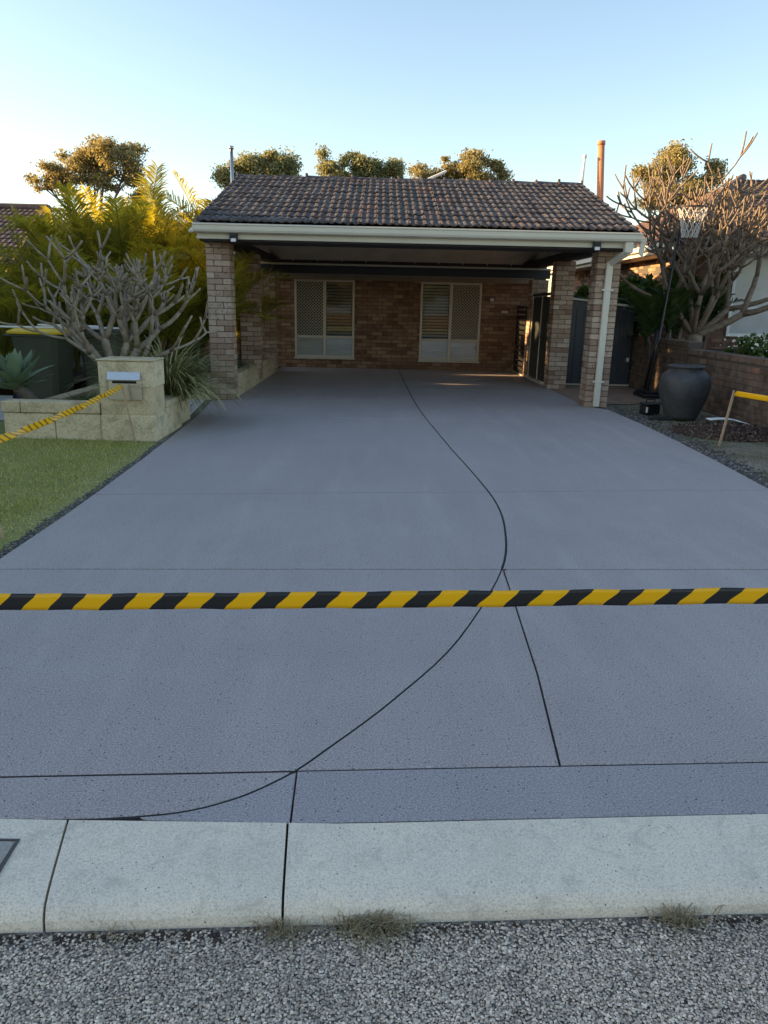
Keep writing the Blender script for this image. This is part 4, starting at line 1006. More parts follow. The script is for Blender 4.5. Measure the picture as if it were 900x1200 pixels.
palm_defs = [((-4.9, 13.2, .2), 'yellow-green cane palm left of the tall one, over the bins', [(0, 0, 1.45), (.3, .1, 1.1), (-.3, -.1, 1.2), (.1, -.3, 0.38)], 1),
 ((-3.95, 13.0, .2), 'cane palm directly behind the frangipani branches', [(0, 0, 1.2), (.25, .1, .8), (-.25, .05, 1.4), (0, -.3, 0.3)], 2),
 ((-3.25, 13.6, .2), 'cane palm beside the front left brick column', [(0, 0, 1.1), (.1, -.2, .5), (-.25, .1, 1.35)], 3),
 ((-5.9, 13.9, .2), 'cane palm at far left under the neighbouring tiled roof', [(0, 0, 0.78), (.3, .1, 0.48), (-.3, -.1, 0.58), (.2, -.3, 0.3)], 4),
 ((-4.4, 14.8, .2), 'tall golden cane palm at the back of the left garden', [(0, 0, 1.9), (.35, 0, 1.65), (-.4, 0, 1.75)], 5),
 ((-3.5, 15.6, .2), 'tall cane palm with upright new frond near the roof corner', [(.1, 0, 2.1), (-.3, .1, 1.7)], 6),
 ((-5.6, 12.2, .0), 'low cane palm behind the yellow-lidded bin', [(0, 0, 0.3), (.25, .1, 0.3), (-.3, 0, 0.3)], 7),
 ((-3.55, 12.25, .25), 'low bushy cane palm in front of the others, right of the bins', [(0, 0, .5), (.25, .1, .35), (-.25, .1, .6)], 17),
 ((-4.75, 12.3, .1), 'low bushy cane palm between the bins and the tall palms', [(0, 0, .75), (.25, .1, .5), (-.3, .1, .6)], 18),
 ((-6.7, 12.9, .1), 'low bushy cane palm at the left edge of the garden', [(0, 0, .6), (.3, .1, .5), (-.3, .1, .45)], 19),
 ((-2.75, 12.9, .25), 'small cane palm leaning between the left brick columns', [(0, 0, 0.43), (.05, .3, 0.63)], 8),
 ((-2.75, 15.2, .25), 'small dark cane palm by the second left column', [(0, 0, 0.48), (0, .35, 0.3)], 9)]
for loc, lab, st, sd in palm_defs: palm(loc, lab, st, sd, group='cane palms in the left garden')
for k, nm in ((0, 'wiry low shrub in the front left planter'), (1, 'wiry low shrub in the rear left planter')):
    strap_clump('planter_shrub', (XL-.32, (D1+D2)/2+.45+k*2.3, .3), nm, 'plant', 130, .36, .013, MAT['shrub'], 30+k, spread=2.0)

# right garden: walls, urn, hoop, frangipani, ferns, hedge, shed
gw = thing('garden_wall', (0, 0, 0), 'dark brick garden wall along the right boundary behind the urn', 'wall')
for (ya, yb, z, sd) in ((15.2, 12.35, 1.0, 3), (12.35, 6.5, .89, 4)):
    MB().box(5.108, 5.32, yb, ya, -.05, z-.01).build('mortar_core', MAT['mortar_dark'], gw)
    brick_wall_mesh('bricks', 'lowbrick', (5.1, ya), (5.1, yb), 0, z-.09, depth=.02, parent=gw, seed=sd)
    k = yb
    while k < ya-.05:
        MB().box(5.09, 5.33, k+.004, min(k+.235, ya)-.004, z-.085, z, .005).build('coping_brick', MAT['lowbrick'], gw); k += .24
sheet('raised_garden', [(5.3, 6.5), (12, 6.5), (12, 16.5), (5.3, 16.5)], .74, MAT['soil'])
urn = thing('garden_urn', (4.31, 10.42, 0), 'large dark charcoal ceramic urn standing right of the driveway', 'urn')
MB().lathe([(.0, .012), (.16, .01), (.205, .02), (.225, .06), (.262, .16), (.305, .28), (.335, .40), (.345, .49), (.338, .56), (.315, .615), (.275, .66), (.235, .685), (.218, .70), (.222, .715), (.246, .728), (.252, .742), (.245, .756), (.222, .757), (.200, .745), (.195, .70), (.24, .62), (.20, .2), (0, .15)], n=48).build('pot', MAT['urn'], urn, True)
hoop = thing('basketball_hoop', (4.86, 13.2, 0), 'portable basketball hoop with white net behind the urn', 'basketball hoop')
MB().tube([(-.15, -.25, .05), (.05, .0, 1.1), (.18, .12, 2.2), (.27, .18, 3.2)], [.024, .024, .022, .02], 8).build('pole', MAT['black'], hoop, True)
MB().tube([(.02, .35, .1), (.03, .05, 1.15)], .025, 8).build('brace', MAT['black'], hoop, True)
MB().box(-.22, .18, -.35, .25, .006, .08, .02).box(-.18, .14, -.3, .2, .08, .12, .02).build('base', MAT['black'], hoop)
hc = Vector((.27, -.22, 3.12))
MB().tube([hc+Vector((.24*math.cos(a), .24*math.sin(a), 0)) for a in np.linspace(0, 2*math.pi, 25)], .012, 6).build('rim', MAT['black'], hoop, True)
MB().tube([(.26, .17, 3.1), hc+Vector((0, .24, 0))], .025, 6).build('arm', MAT['black'], hoop, True)
mb = MB()
for s in (1, -1):
    for k in range(12):
        pts = []
        for j in range(7):
            u = j/6; a = 2*math.pi*(k+s*u*2.2)/12; r = .235*(1-.5*u**.7); pts.append(hc+Vector((r*math.cos(a), r*math.sin(a), -.46*u)))
        mb.tube(pts, .0075, 4)
mb.build('net', MAT['plank'], hoop)
tool = thing('tool_case', (4.02, 10.85, 0), 'black plastic tool case on the ground left of the urn', 'case', rz=.25)
MB().box(-.17, .17, -.12, .12, .02, .20, .02).build('body', MAT['black'], tool); MB().box(-.18, .18, -.13, .13, .205, .25, .02).build('lid', MAT['charcoal'], tool)
MB().box(-.165, -.125, -.128, -.1205, .06, .17, .002).build('label_patch', MAT['white'], tool); tool.scale = (.72, .72, .72); MB().tube([(-.1, 0, .25), (-.1, 0, .31), (.1, 0, .31), (.1, 0, .25)], .012, 6).build('handle', MAT['black'], tool, True)
tag(MB().box(-.16, .16, -.05, .05, 0, .05, .008).build('tool_tray', MAT['charcoal'], None, loc=(4.0, 10.35, 0)), 'flat dark tray lying in front of the tool case', 'tray')
# mulch pile with chips
def mound(name, c, rx, ry, h, mat, label, cat, seed, n=26):
    V = []; F = []; rings = 9
    for i in range(rings):
        u = i/(rings-1)
        for k in range(n):
            a = 2*math.pi*k/n; w = 1+.18*mnoise.noise(Vector((math.cos(a)*1.7, math.sin(a)*1.7, seed)))
            x, y = c[0]+rx*u*w*math.cos(a), c[1]+ry*u*w*math.sin(a); V.append((x, y, c[2]+h*(1-u**1.6)*(1+.35*mnoise.noise(Vector((x*7, y*7, seed)))) - .02*u))
    for i in range(rings-1):
        for k in range(n): F.append((i*n+k, (i+1)*n+k, (i+1)*n+(k+1) % n, i*n+(k+1) % n))
    return tag(MB().add(V, F).build(name, mat, None, True), label, cat, kind='stuff')
mound('mulch_pile', (4.45, 9.25, 0), .62, .55, .10, MAT['mulchg'], 'low pile of brown bark mulch right of the driveway', 'mulch', 2)
n = 2600; a = NR.uniform(0, 6.28, n); u = np.sqrt(NR.random(n)); X = 4.45+.68*u*np.cos(a); Yy = 9.25+.6*u*np.sin(a); Z = .10*(1-u**1.6)+NR.uniform(-.005, .015, n)
d = NR.normal(size=(n, 3)); d[:, 2] *= .35; d /= np.linalg.norm(d, axis=1)[:, None]; s = np.cross(d, [0, 0, 1.]); s /= np.linalg.norm(s, axis=1)[:, None]
Ln = NR.uniform(.015, .055, n)[:, None]; Wn = NR.uniform(.004, .011, n)[:, None]; P = np.stack([X, Yy, Z], 1); up3 = np.array([0, 0, .006])
V = np.stack([P-d*Ln-s*Wn, P+d*Ln-s*Wn, P+d*Ln+s*Wn, P-d*Ln+s*Wn], 1)
V2 = np.concatenate([V+up3, V-up3], 1).reshape(-1, 3); q = 8*np.arange(n)[:, None]
F = np.concatenate([q+np.array([[0, 1, 2, 3]]), q+np.array([[4, 5, 1, 0]]), q+np.array([[6, 7, 3, 2]]), q+np.array([[5, 6, 2, 1]]), q+np.array([[7, 4, 0, 3]])])
tag(link(bpy.data.objects.new('mulch_chips', mesh_np('mulch_chips', V2, F, MAT['chip']))), 'loose brown bark chips scattered over the mulch pile', 'mulch', kind='stuff')
# crumpled white plastic sheet on the pile
V = []; F = []
for i in range(13):
    for j in range(5):
        x = i/12; y = j/4; V.append((-.36+.72*x, -.09+.18*y*(1-.4*x), .10+.05*math.sin(x*3.0)-.13*x**2+.02*mnoise.noise(Vector((x*5, y*4, 2)))))
for i in range(12):
    for j in range(4): F.append((i*5+j, (i+1)*5+j, (i+1)*5+j+1, i*5+j+1))
ps = MB().add(V, F).build('plastic_sheet', MAT['white'], None, True, loc=(4.62, 9.42, .03)); ps.rotation_euler = (0, .05, -.12)
tag(ps, 'crumpled white plastic sheet lying on the mulch pile', 'plastic'); md = ps.modifiers.new('t', 'SOLIDIFY'); md.thickness = .004
frangipani((5.80, 14.0, .70), 'large bare brown frangipani tree behind the brick garden wall', [((-1.0, .1, .75), .88, .06, 5), ((-.5, -.2, 1.1), .82, .055, 5), ((.1, .3, 1.15), .74, .055, 5), ((.55, -.1, .95), .76, .06, 5), ((1.0, .1, .65), .82, .065, 5), ((-.2, .5, 1.1), .72, .05, 5), ((.75, .4, .9), .74, .05, 5), ((1.0, -.3, .3), .9, .075, 5), ((-1.0, -.5, .85), .9, .05, 5), ((-.55, -1.0, 1.0), .9, .05, 5), ((.3, -1.0, 1.0), .86, .05, 5)], (.05, 0, .35), 12, MAT['frangi2'], r0=.13, tip=.0155, l0=.8, shrink=.80, upw=.42, triple=.30)
fern_defs = [((5.35, 13.9, .7), 'dark fern-leaved palm right of the shed', 1), ((4.95, 15.6, .3), 'dark fern-leaved palm rising behind the shed', 2), ((6.1, 14.5, .7), 'dark fern-leaved palm below the air conditioner', 3), ((5.6, 15.2, .7), 'dark fern-leaved palm between shed and brick neighbour', 4)]
for loc, lab, sd in fern_defs:
    g = random.Random(sd); palm(loc, lab, [(0, 0, .45), (.2, .1, .65), (-.25, .1, .35)], 40+sd, FRD, 'fern', 'dark ferns behind the garden wall', .72, (8, 10))
def shrub(name, loc, label, cat, lobes, n, leaf, mat, seed, group=None):
    t = thing(name, loc, label, cat, group); mb = MB(); g = random.Random(seed)
    cs, rs = [], []
    for (x, y, z, r) in lobes:
        mb.tube([(x*.2, y*.2, -.05), (x*.7, y*.7, z*.6), (x, y, z)], [.03, .02, .008], 5)
        for q in range(8):
            d = Vector((g.gauss(0, 1), g.gauss(0, 1), g.gauss(0, 1))).normalized(); cs.append(Vector((x, y, z))+d*r*g.uniform(.3, .85)); rs.append(r*g.uniform(.3, .5))
    mb.build('stems', MAT['bark'], t); link(bpy.data.objects.new('foliage', leaf_cloud('foliage', cs, rs, n, leaf, mat, seed, .1, .2)), t); return t
shrub('leafy_shrub', (4.55, 16.3, 0), 'green leafy shrub seen between right columns above the shed', 'shrub', [(0, 0, 1.3, .55), (.4, .2, 1.6, .5), (-.2, .2, 1.75, .4)], 2600, .075, MAT['shrub'], 5)
shrub('leafy_shrub', (5.3, 15.9, .3), 'green leafy shrub behind the shed, below the neighbouring eave', 'shrub', [(0, 0, 1.1, .6), (.5, .1, 1.3, .55), (.1, 0, 1.6, .4)], 3000, .08, MAT['shrub'], 6)
fh = shrub('flowering_hedge', (5.62, 10.3, .72), 'low green hedge with white flowers above the brick garden wall', 'hedge', [(0, -1.6+.5*k, .16, .30) for k in range(7)]+[(.35, -1.6+.5*k, .2, .3) for k in range(7)], 9000, .038, MAT['shrub'], 9)
fl = leaf_cloud('flowers', [(0, -1.6+.5*k, .30) for k in range(7)], [(.3, .3, .14)]*7, 260, .034, MAT['petal'], 77, 0, .6, 1.1); link(bpy.data.objects.new('flowers', fl), fh)['kind'] = 'stuff'
shrub('leafy_shrub', (5.95, 9.9, .72), 'bright green bush at the right edge above the flowers', 'shrub', [(.1, 0, .6, .42), (.3, .3, .95, .38), (.25, -.2, .8, .4)], 5200, .05, MAT['shrub'], 10)
shed = thing('garden_shed', (0, 0, 0), 'slate grey ribbed metal garden shed behind the right columns', 'shed')
MB().add([(3.72, 15.05, .03), (5.06, 15.05, .03), (5.06, 15.05, 1.53), (3.72, 15.05, 1.67), (3.72, 16.0, .03), (5.06, 16.0, .03), (5.06, 16.0, 1.53), (3.72, 16.0, 1.67)], [(0, 1, 2, 3), (7, 6, 5, 4), (0, 4, 5, 1), (1, 5, 6, 2), (2, 6, 7, 3), (3, 7, 4, 0)]).build('body', MAT['slate'], shed)
RIB = MB().box(-.028, .028, -.014, 0, .05, 1.50, .004).mesh('rib', MAT['slate'])
for k in range(9): put('rib', RIB, shed, (3.79+k*.148, 15.05, 0))
MB().bar((3.68, 15.02, 1.69), (5.10, 15.02, 1.545), .04, .05, .004, (0, 0, 1)).build('roof_trim', MAT['frame'], shed)
MB().add([(3.66, 15.0, 1.715), (5.12, 15.0, 1.57), (5.12, 16.05, 1.57), (3.66, 16.05, 1.715), (3.66, 15.0, 1.705), (5.12, 15.0, 1.56), (5.12, 16.05, 1.56), (3.66, 16.05, 1.705)], [(0, 1, 2, 3), (7, 6, 5, 4), (0, 4, 5, 1), (1, 5, 6, 2), (2, 6, 7, 3), (3, 7, 4, 0)]).build('roof', MAT['slate'], shed)
MB().box(3.70, 5.08, 15.0, 15.045, .005, .03).build('base_trim', MAT['frame'], shed)
MB().box(4.98, 5.03, 15.0, 15.035, .48, .56, .005).build('latch', MAT['white'], shed)

# ------------------------------------------------------------------ stakes and hazard tape
def ribbon(name, pts, w, mat, label, pitch=.195, slant=.062, twist=None, wdir=None, parent=None):
    """thin tape through pts; UV.x counts stripe pairs, skewed across the width"""
    V = []; F = []; UV = []; dist = 0; n = len(pts); pts = [Vector(p) for p in pts]; m = 4
    for i, p in enumerate(pts):
        if i: dist += (p-pts[i-1]).length
        t = (pts[min(i+1, n-1)]-pts[max(i-1, 0)]).normalized(); a = twist(i/(n-1)) if twist else 0
        up_ = Vector((0, 0, 1)); b = t.cross(up_).normalized(); up_ = b.cross(t)
        d = up_*math.cos(a)+b*math.sin(a)
        for j in range(m+1):
            v = j/m-.5; V.append(tuple(p+d*w*v+b*(.0007*math.cos(v*6)))); UV.append(((dist-slant*(v+.10*math.sin(v*5)))/pitch, v))
    for i in range(n-1):
        for j in range(m): F.append((i*(m+1)+j, (i+1)*(m+1)+j, (i+1)*(m+1)+j+1, i*(m+1)+j+1))
    me = bpy.data.meshes.new(name); me.from_pydata(V, [], F); me.materials.append(mat); uvl = me.uv_layers.new(name='UVMap')
    for lp in me.loops: uvl.data[lp.index].uv = UV[lp.vertex_index]
    me.polygons.foreach_set('use_smooth', [True]*len(F))
    o = bpy.data.objects.new(name, me); link(o, parent); md = o.modifiers.new('t', 'SOLIDIFY'); md.thickness = .0008
    return tag(o, label, 'tape') if label else o
def stake(base, top, label, s=.022):
    o = MB().bar((0, 0, -.08), Vector(top)-Vector(base), s, s, .002).build('stake', MAT['stake'], None, loc=base)
    return tag(o, label, 'stake', 'timber stakes holding hazard tape')
N_ = 150
TY = 2.75
stake((-2.62, TY-.03, 0), (-2.60, TY-.03, .62), 'timber stake holding left end of the front tape'); stake((3.05, TY+.09, 0), (3.04, TY+.09, .62), 'timber stake holding right end of the front tape')
ribbon('hazard_tape', [(-2.6+5.64*i/N_, TY+.03*i/N_+.003*math.sin(i*.43), .334+.026*(-2.6+5.64*i/N_)+.010*((i/N_-.5)*2)**2-.004+.0012*math.sin(i*.9)) for i in range(N_+1)], .070, MAT['tape'], 'black and yellow striped hazard tape stretched across the driveway', .2035, .060, lambda u: .07*math.sin(u*9+1)+.04*math.sin(u*23)+.02*math.sin(u*77))
stake((-2.55, 7.80, 0), (-2.665, 7.80, .61), 'thin timber stake leaning in front of the mailbox', .018)
stake((-2.36, 4.50, 0), (-2.50, 4.55, .60), 'timber stake on the lawn at the left edge')
pA, pB = Vector((-2.668, 7.79, .60)), Vector((-2.50, 4.56, .56))
n_ = 160
def sagp(a, b, sag, n): return [a.lerp(b, i/n)+Vector((0, 0, -sag*4*(i/n)*(1-i/n))) for i in range(n+1)]
ribbon('twisted_tape', sagp(pA, pB, .03, n_), .052, MAT['tape2'], 'twisted hazard tape from the mailbox stake towards the left lawn stake', .10, .05, lambda u: .5+.5*math.sin(u*25)+.3*math.sin(u*57))
stake((3.94, 8.36, 0), (4.03, 8.36, .63), 'thin timber stake leaning beside the mulch pile', .024)
stake((4.9, 6.0, 0), (4.92, 6.0, .62), 'timber stake by the right boundary holding the side tape')
ribbon('hazard_tape', [Vector((4.03, 8.345, .60)).lerp(Vector((4.92, 5.985, .60)), i/40)+Vector((0, 0, -.012*math.sin(math.pi*i/40))) for i in range(41)], .060, MAT['tape'], 'hazard tape running from the stake beside the mulch to the right edge', 1.6, .05)

# dry grass tufts in the kerb channel
def tuft(x, label, n, h, w, seed):
    g = np.random.default_rng(seed); P = np.stack([x+g.normal(0, w, n), kf(x)-.025+g.normal(0, .009, n), np.full(n, -.088)], 1)
    me = blades('dry_tuft', P, h, .0026, MAT['dry'], seed, 2.4); tag(link(bpy.data.objects.new('dry_grass_tuft', me)), label, 'grass tuft', 'dry tufts along the kerb')
tuft(.02, 'largest straw-coloured grass tuft in the kerb channel', 320, .055, .05, 1); tuft(-.22, 'straw-coloured grass tuft below the kerb joint', 120, .04, .035, 2); tuft(.83, 'straw-coloured grass tuft at right in the kerb channel', 120, .055, .028, 3); tuft(-.64, 'tiny straw-coloured sprouts left of the kerb joint', 22, .045, .03, 4)

# ------------------------------------------------------------------ neighbouring houses
nb = thing('neighbour_house', (0, 0, 0), 'dark red brick neighbouring house with tiled roof at right', 'house')
NX, NY = 6.25, 15.8
MB().box(NX, 15.5, NY+.008, 27, 0, 2.75).build('wall', MAT['mortar_dark'], nb)
brick_wall_mesh('bricks', 'redbrick', (NX, NY), (12.5, NY), .7, 2.75, [(1.0, 2.9, 1.0, 2.62)], .02, nb, seed=8)
brick_wall_mesh('bricks', 'orange_and_sunlit', (NX, 27), (NX, NY), .2, 2.75, [], .02, nb, seed=9)  # sun-facing side coloured orange to show low sun on the red brick
wf = MB().box(7.25, 9.15, NY-.03, NY+.02, 1.0, 1.06).box(7.25, 9.15, NY-.03, NY+.02, 2.56, 2.62).box(7.25, 7.31, NY-.03, NY+.02, 1.06, 2.56).box(9.09, 9.15, NY-.03, NY+.02, 1.06, 2.56).box(8.17, 8.23, NY-.03, NY+.02, 1.06, 2.56).box(7.31, 8.17, NY-.027, NY+.017, 1.55, 1.60).box(8.23, 9.09, NY-.027, NY+.017, 1.55, 1.60).build('window', MAT['white'], nb)
for a, b in ((7.31, 8.17), (8.23, 9.09)): MB().box(a, b, NY-.008, NY+.005, 1.06, 2.56).build('pane', MAT['dimglass'], wf)
nr = MB().box(5.72, 16, 15.17, 15.20, 2.60, 2.76, .003).build('front_fascia', MAT['frame'], nb)
MB().extrude_x([(15.05, 2.70), (15.165, 2.70), (15.165, 2.80), (15.05, 2.80)], 5.68, 16).build('gutter', MAT['darktimber'], nb)
MB().box(5.66, 5.69, 15.2, 27.4, 2.60, 2.76, .003).build('side_fascia', MAT['cream'], nb)
MB().box(5.56, 5.655, 15.1, 27.4, 2.68, 2.79, .006).build('side_gutter', MAT['cream'], nb)
MB().box(5.70, 16, 15.21, 27.4, 2.61, 2.63).build('soffit', MAT['frame'], nb)
nro = MB().add([(5.62, 15.1, 2.77), (16, 15.1, 2.77), (16, 21.2, 4.85), (9.6, 21.2, 4.85), (5.62, 27.4, 2.77)], [(0, 1, 2, 3), (0, 3, 4)]).build('roof', MAT['darktimber'], nb)
tile_rows(nro, 'roof_tiles', 'tile_red', (5.6, 15.08, 2.80), (16, 15.08, 2.80), (9.6, 21.2, 4.88), (16, 21.2, 4.88))
tile_rows(nro, 'roof_tiles', 'tile_red', (5.6, 27.4, 2.80), (5.6, 15.08, 2.80), (9.6, 21.25, 4.88), (9.6, 21.15, 4.88))
for k in range(14):
    a = Vector((5.62, 15.1, 2.83)).lerp(Vector((9.6, 21.2, 4.93)), k/14); b = Vector((5.62, 15.1, 2.83)).lerp(Vector((9.6, 21.2, 4.93)), (k+1.05)/14)
    MB().tube([a, b], [.12, .10], 8).build('hip_cap', MAT['tile_red'], nro)
ac = thing('air_conditioner', (6.62, 15.58, 1.42), 'white air conditioner unit with round fan on neighbouring brick wall', 'air conditioner')
MB().box(-.36, .30, -.12, .2, 0, .60, .02).build('casing', MAT['white'], ac)
for r in (.25, .19, .13, .07): MB().tube([(-.07+r*math.cos(a), -.128, .31+r*math.sin(a)) for a in np.linspace(0, 6.283, 25)], .006, 5).build('grille_ring', MAT['slate'], ac)
MB().lathe([(0, 0), (.255, 0), (.255, .004)], n=24).build('fan_opening', MAT['slate'], ac).matrix_local = Matrix.Translation((-.07, -.122, .31)) @ Matrix.Rotation(rad(90), 4, 'X')
# flue pipe and slender vent behind the roofs
fl = thing('flue_pipe', (5.55, 20.0, 2.7), 'tall terracotta coloured flue pipe behind the roof at right', 'flue')
MB().tube([(0, 0, 0), (-.02, 0, 1.4), (-.12, 0, 2.72)], [.085, .085, .085], 14).build('pipe', MAT['terracotta'], fl, True); MB().tube([(-.12, 0, 2.70), (-.123, 0, 2.79)], .10, 14).build('cap', MAT['terracotta'], fl, True)
vp = thing('vent_finial', (4.95, 20, 2.3), 'slender white vent mast rising behind the right roof end', 'vent')
MB().tube([(.03, 0, 0), (.05, 0, 1.7), (.10, 0, 2.78)], [.07, .065, .03], 10).build('mast', MAT['white'], vp, True); MB().lathe([(0, .09), (.045, .07), (.055, .03), (.04, -.01), (.0, -.02)], (.10, 0, 2.80), 10).build('tip', MAT['white'], vp, True)
tv = thing('roof_mast', (-3.72, 20, 2.3), 'thin grey mast behind left end of the ridge', 'mast')
MB().tube([(0, 0, 0), (.01, 0, 2.8)], .04, 8).build('pole', MAT['steel'], tv, True); MB().tube([(.01, 0, 2.8), (.01, 0, 2.87)], .06, 8).build('cap', MAT['steel'], tv, True)
lh = thing('neighbour_house', (0, 0, 0), 'neighbouring house with shade-darkened brown tiles behind the left palms', 'house')
MB().box(-24, -8.9, 18.6, 27, 0, 2.2).build('wall', MAT['lowbrick'], lh)
lr = MB().add([(-25, 17.9, 2.1), (-8.4, 17.9, 2.1), (-9.2, 22, 3.78), (-25, 22, 3.78), (-8.4, 27, 2.1), (-25, 27, 2.1)], [(0, 1, 2, 3), (3, 2, 4, 5), (1, 4, 2)]).build('roof', MAT['darktimber'], lh)
tile_rows(lr, 'roof_tiles', 'tile_brown_shaded', (-25, 17.85, 2.12), (-8.35, 17.85, 2.12), (-25, 22, 3.82), (-9.2, 22, 3.82))
MB().tube([(-25, 22, 3.85), (-9.2, 22, 3.85)], .11, 8).build('ridge_cap', MAT['tile_brown_shaded'], lr)
MB().tube([(-8.35, 17.85, 2.15), (-9.2, 22, 3.85)], .11, 8).build('hip_cap', MAT['tile_brown_shaded'], lr)
MB().box(-25, -8.35, 17.75, 17.87, 2.0, 2.12).build('gutter', MAT['cream'], lh)

fn = thing('sun_block_fence', (-8.2, 12, 0), 'grey paling fence added behind the palms to block low sun', 'fence')  # unseen fence added to keep low sun off the carport floor
PAL = MB().box(-.01, .01, -.048, .048, 0, 1.85, .003).mesh('paling', MAT['plank'])
for k in range(66): put('paling', PAL, fn, (0, k*.1+.05, R_.uniform(-.01, .01)))
MB().box(.012, .06, 0, 6.6, .4, .48).box(.012, .06, 0, 6.6, 1.4, 1.48).build('rail', MAT['plank'], fn)
shrub('sun_block_hedge', (-9.3, 14.8, 0), 'tall unseen hedge added beyond the left fence for shade', 'hedge', [(0, -2.6+.75*k, .7+.62*j, .58) for k in range(8) for j in range(4)]+[(0, 1.15+.55*k, 3.15, .5) for k in range(4)], 21000, .13, MAT['shrub'], 91)  # hedge added out of view to block sun entering the carport
lp = thing('street_lamp', (1.95, 30, 0), 'sunlit street lamp head over the middle of the ridge', 'street lamp')
MB().tube([(-.45, 0, 0), (-.45, 0, 5.6), (-.40, 0, 5.98)], [.07, .055, .05], 10).build('pole', MAT['white'], lp, True)
MB().obox((.05, 0, 6.14), (.95, .22, .09), Matrix.Rotation(rad(-24), 3, 'Y'), .02).build('lamp_head', MAT['white'], lp)
# ------------------------------------------------------------------ trees beyond the roofs
gum_tree((-14.2, 40, 0), 'tall spreading gum tree at far left beyond the palms', 9, [(-1.9, 0, 7.3, 1.2, .8), (-.8, .5, 8.3, 1.2, .9), (.7, 0, 8.6, 1.5, .85), (1.6, -.3, 7.6, 1.1, .8), (-.2, .3, 7.2, 1.2, .7), (2.3, 0, 6.2, .9, .6), (-2.6, 0, 7.0, .7, .5)], MAT['gum_gold'], 1, 15000, .10, .28, 'gum trees beyond the roofs')
gum_tree((-6.0, 40, 0), 'rounded gum tree behind left end of the carport ridge', 9, [(-1.3, 0, 7.5, 1.0, .9), (0, 0, 8.1, 1.3, .8), (1.2, 0, 7.8, 1.1, .9), (1.7, 0, 7.0, .8, .7), (-.4, 0, 7.0, 1.3, .8)], MAT['gum'], 2, 14000, .10, .2, 'gum trees beyond the roofs')
gum_tree((-1.1, 42, 0), 'dark thin-leaved gum tree behind middle of the carport ridge', 9, [(-1.4, 0, 8.5, .8, .75), (.1, 0, 8.6, 1.0, .8), (1.4, 0, 8.2, .9, .7), (.6, 0, 7.6, 1.1, .7), (-1.0, 0, 7.6, .8, .6)], MAT['gum'], 3, 9000, .11, .2, 'gum trees beyond the roofs')
gum_tree((4.0, 40, 0), 'broad golden gum tree behind right part of the ridge', 9, [(-1.9, 0, 7.6, .8, .6), (-.8, 0, 7.9, .9, .7), (.4, 0, 8.1, 1.1, .8), (1.5, 0, 7.8, .9, .8), (0, 0, 7.2, 1.6, .7), (2.2, 0, 7.2, .7, .5)], MAT['gum_gold'], 4, 14000, .10, .2, 'gum trees beyond the roofs')
gum_tree((14.8, 40, 0), 'golden lit gum tree behind the right frangipani', 9, [(-1.2, 0, 8.2, 1.0, .9), (.2, 0, 8.8, 1.1, .9), (1.3, 0, 8.0, 1.0, .9), (0, 0, 7.0, 1.8, 1.0)], MAT['gum_gold'], 5, 13000, .11, .25, 'gum trees beyond the roofs')
for i, (x, y, h, lab) in enumerate(((-25, 60, 7.6, 'pale distant tree over the left tiled roof'), (-17.5, 62, 8.0, 'distant dark tree right of the tall left gum'), (-11.5, 60, 7.2, 'distant tree between the left gum and the carport roof'))):
    gum_tree((x, y, 0), lab, h, [(-2, 0, h-1.3, 1.6, 1.0), (0, 0, h-.9, 1.8, 1.0), (2, 0, h-1.4, 1.6, .9), (0, 0, h-2.6, 2.5, 1.2)], MAT['gum'], 20+i, 7000, .18, .25, 'distant trees at left')
# unseen trees and tall shrubs added on the left to shade the driveway
low = [(-1.3, -1.2, 1.7, 1.5, 1.0), (1.3, -1.2, 1.7, 1.5, 1.0), (0, 1.4, 1.8, 1.6, 1.0), (0, 0, 2.9, 1.8, 1.0), (0, 1.2, 2.9, 1.4, .9), (0, -1.2, 2.9, 1.4, .9), (-.3, -.2, 1.0, 2.0, .9), (.4, 1.8, 1.0, 1.6, .8)]
low2 = low+[(0, .7, 3.6, 1.4, .9), (0, -.9, 3.6, 1.4, .9)]
for i, (x, y, lab) in enumerate(((-11.5, 4.4, 'added shade tree on the left verge, nearest the road'), (-11.5, 6.9, 'added shade tree on the left verge, second from the road'), (-11.3, 9.3, 'added shade tree in the left front yard beside the verge'), (-11.6, 11.3, 'added shade tree in the left front yard nearest the palms'), (-16, 3.9, 'added shade tree farther along the left verge'), (-17, 8.5, 'added shade tree deep in the left front yard'))):
    gum_tree((x, y, 0), lab, 3, low2 if y > 6 else low, MAT['shrub'], 50+i, 16000, .34, .16, 'added shade trees along the left verge', dens=1.6)
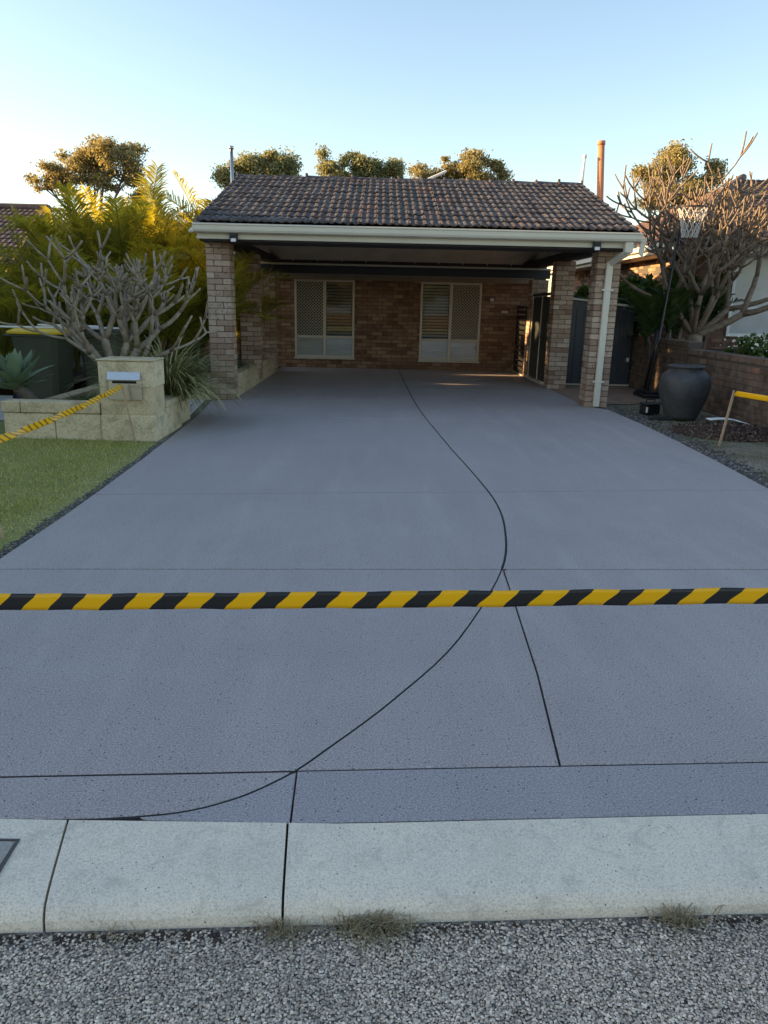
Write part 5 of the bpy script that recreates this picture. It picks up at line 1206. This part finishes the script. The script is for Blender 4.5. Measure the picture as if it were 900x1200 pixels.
tall = [(-1.8, -1.5, 3.2, 2.2, 1.6), (1.8, -1.2, 3.2, 2.2, 1.6), (0, 1.8, 3.4, 2.3, 1.6), (0, 0, 5.6, 2.6, 1.7), (0, 0, 1.9, 2.8, 1.3)]  # crown shape for unseen trees added to keep sun off road and kerb
for i, (x, y, lab) in enumerate(((-31, 4.5, 'tall added shade tree at the left end of the street, north side'), (-33, -.5, 'tall added shade tree across the left end of the street'), (-31.5, -5.5, 'tall added shade tree at the left end of the street, south side'))):
    gum_tree((x, y, 0), lab, 7, tall, MAT['shrub'], 60+i, 9000, .42, .3, 'added shade trees at the left end of the street')

# across the street, behind the viewer: seen only as reflections in the carport windows
oh = thing('opposite_house', (0, 0, 0), 'orange brick house across the street behind the viewer', 'house')
MB().box(-9, 9, -26, -19.03, 0, 2.6).build('wall', MAT['mortar'], oh)
brick_wall_mesh('bricks', 'orange_and_sunlit', (9, -19), (-9, -19), 0, 2.6, [(4, 6, .8, 2.2), (11, 13, .8, 2.2)], .02, oh, seed=15)
for a in (3, -4): MB().box(a, a+2, -19.04, -18.98, .8, 2.2, .01).build('window', MAT['dimglass'], oh)
orf = MB().add([(-9.6, -18.4, 2.55), (9.6, -18.4, 2.55), (6, -22.5, 4.2), (-6, -22.5, 4.2), (9.6, -26.6, 2.55), (-9.6, -26.6, 2.55)], [(0, 3, 2, 1), (3, 5, 4, 2), (1, 2, 4), (0, 5, 3)]).build('roof', MAT['tile_red'], oh)
gum_tree((-3.4, -12.5, -.1), 'golden leafy tree across the street behind the viewer', 4, [(-.8, 0, 2.4, 1.0, .9), (.7, .2, 2.6, 1.0, .9), (0, -.4, 3.4, 1.1, .8), (.2, .3, 1.8, .9, .6)], MAT['gum_gold'], 80, 9000, .12, .1, 'trees across the street')
gum_tree((2.9, -13.5, -.1), 'pale leafy tree across the street behind the viewer', 4, [(-.7, 0, 2.2, .8, .7), (.5, .2, 2.6, .8, .8), (0, 0, 3.2, .9, .7)], MAT['flax'], 81, 7000, .12, .1, 'trees across the street')
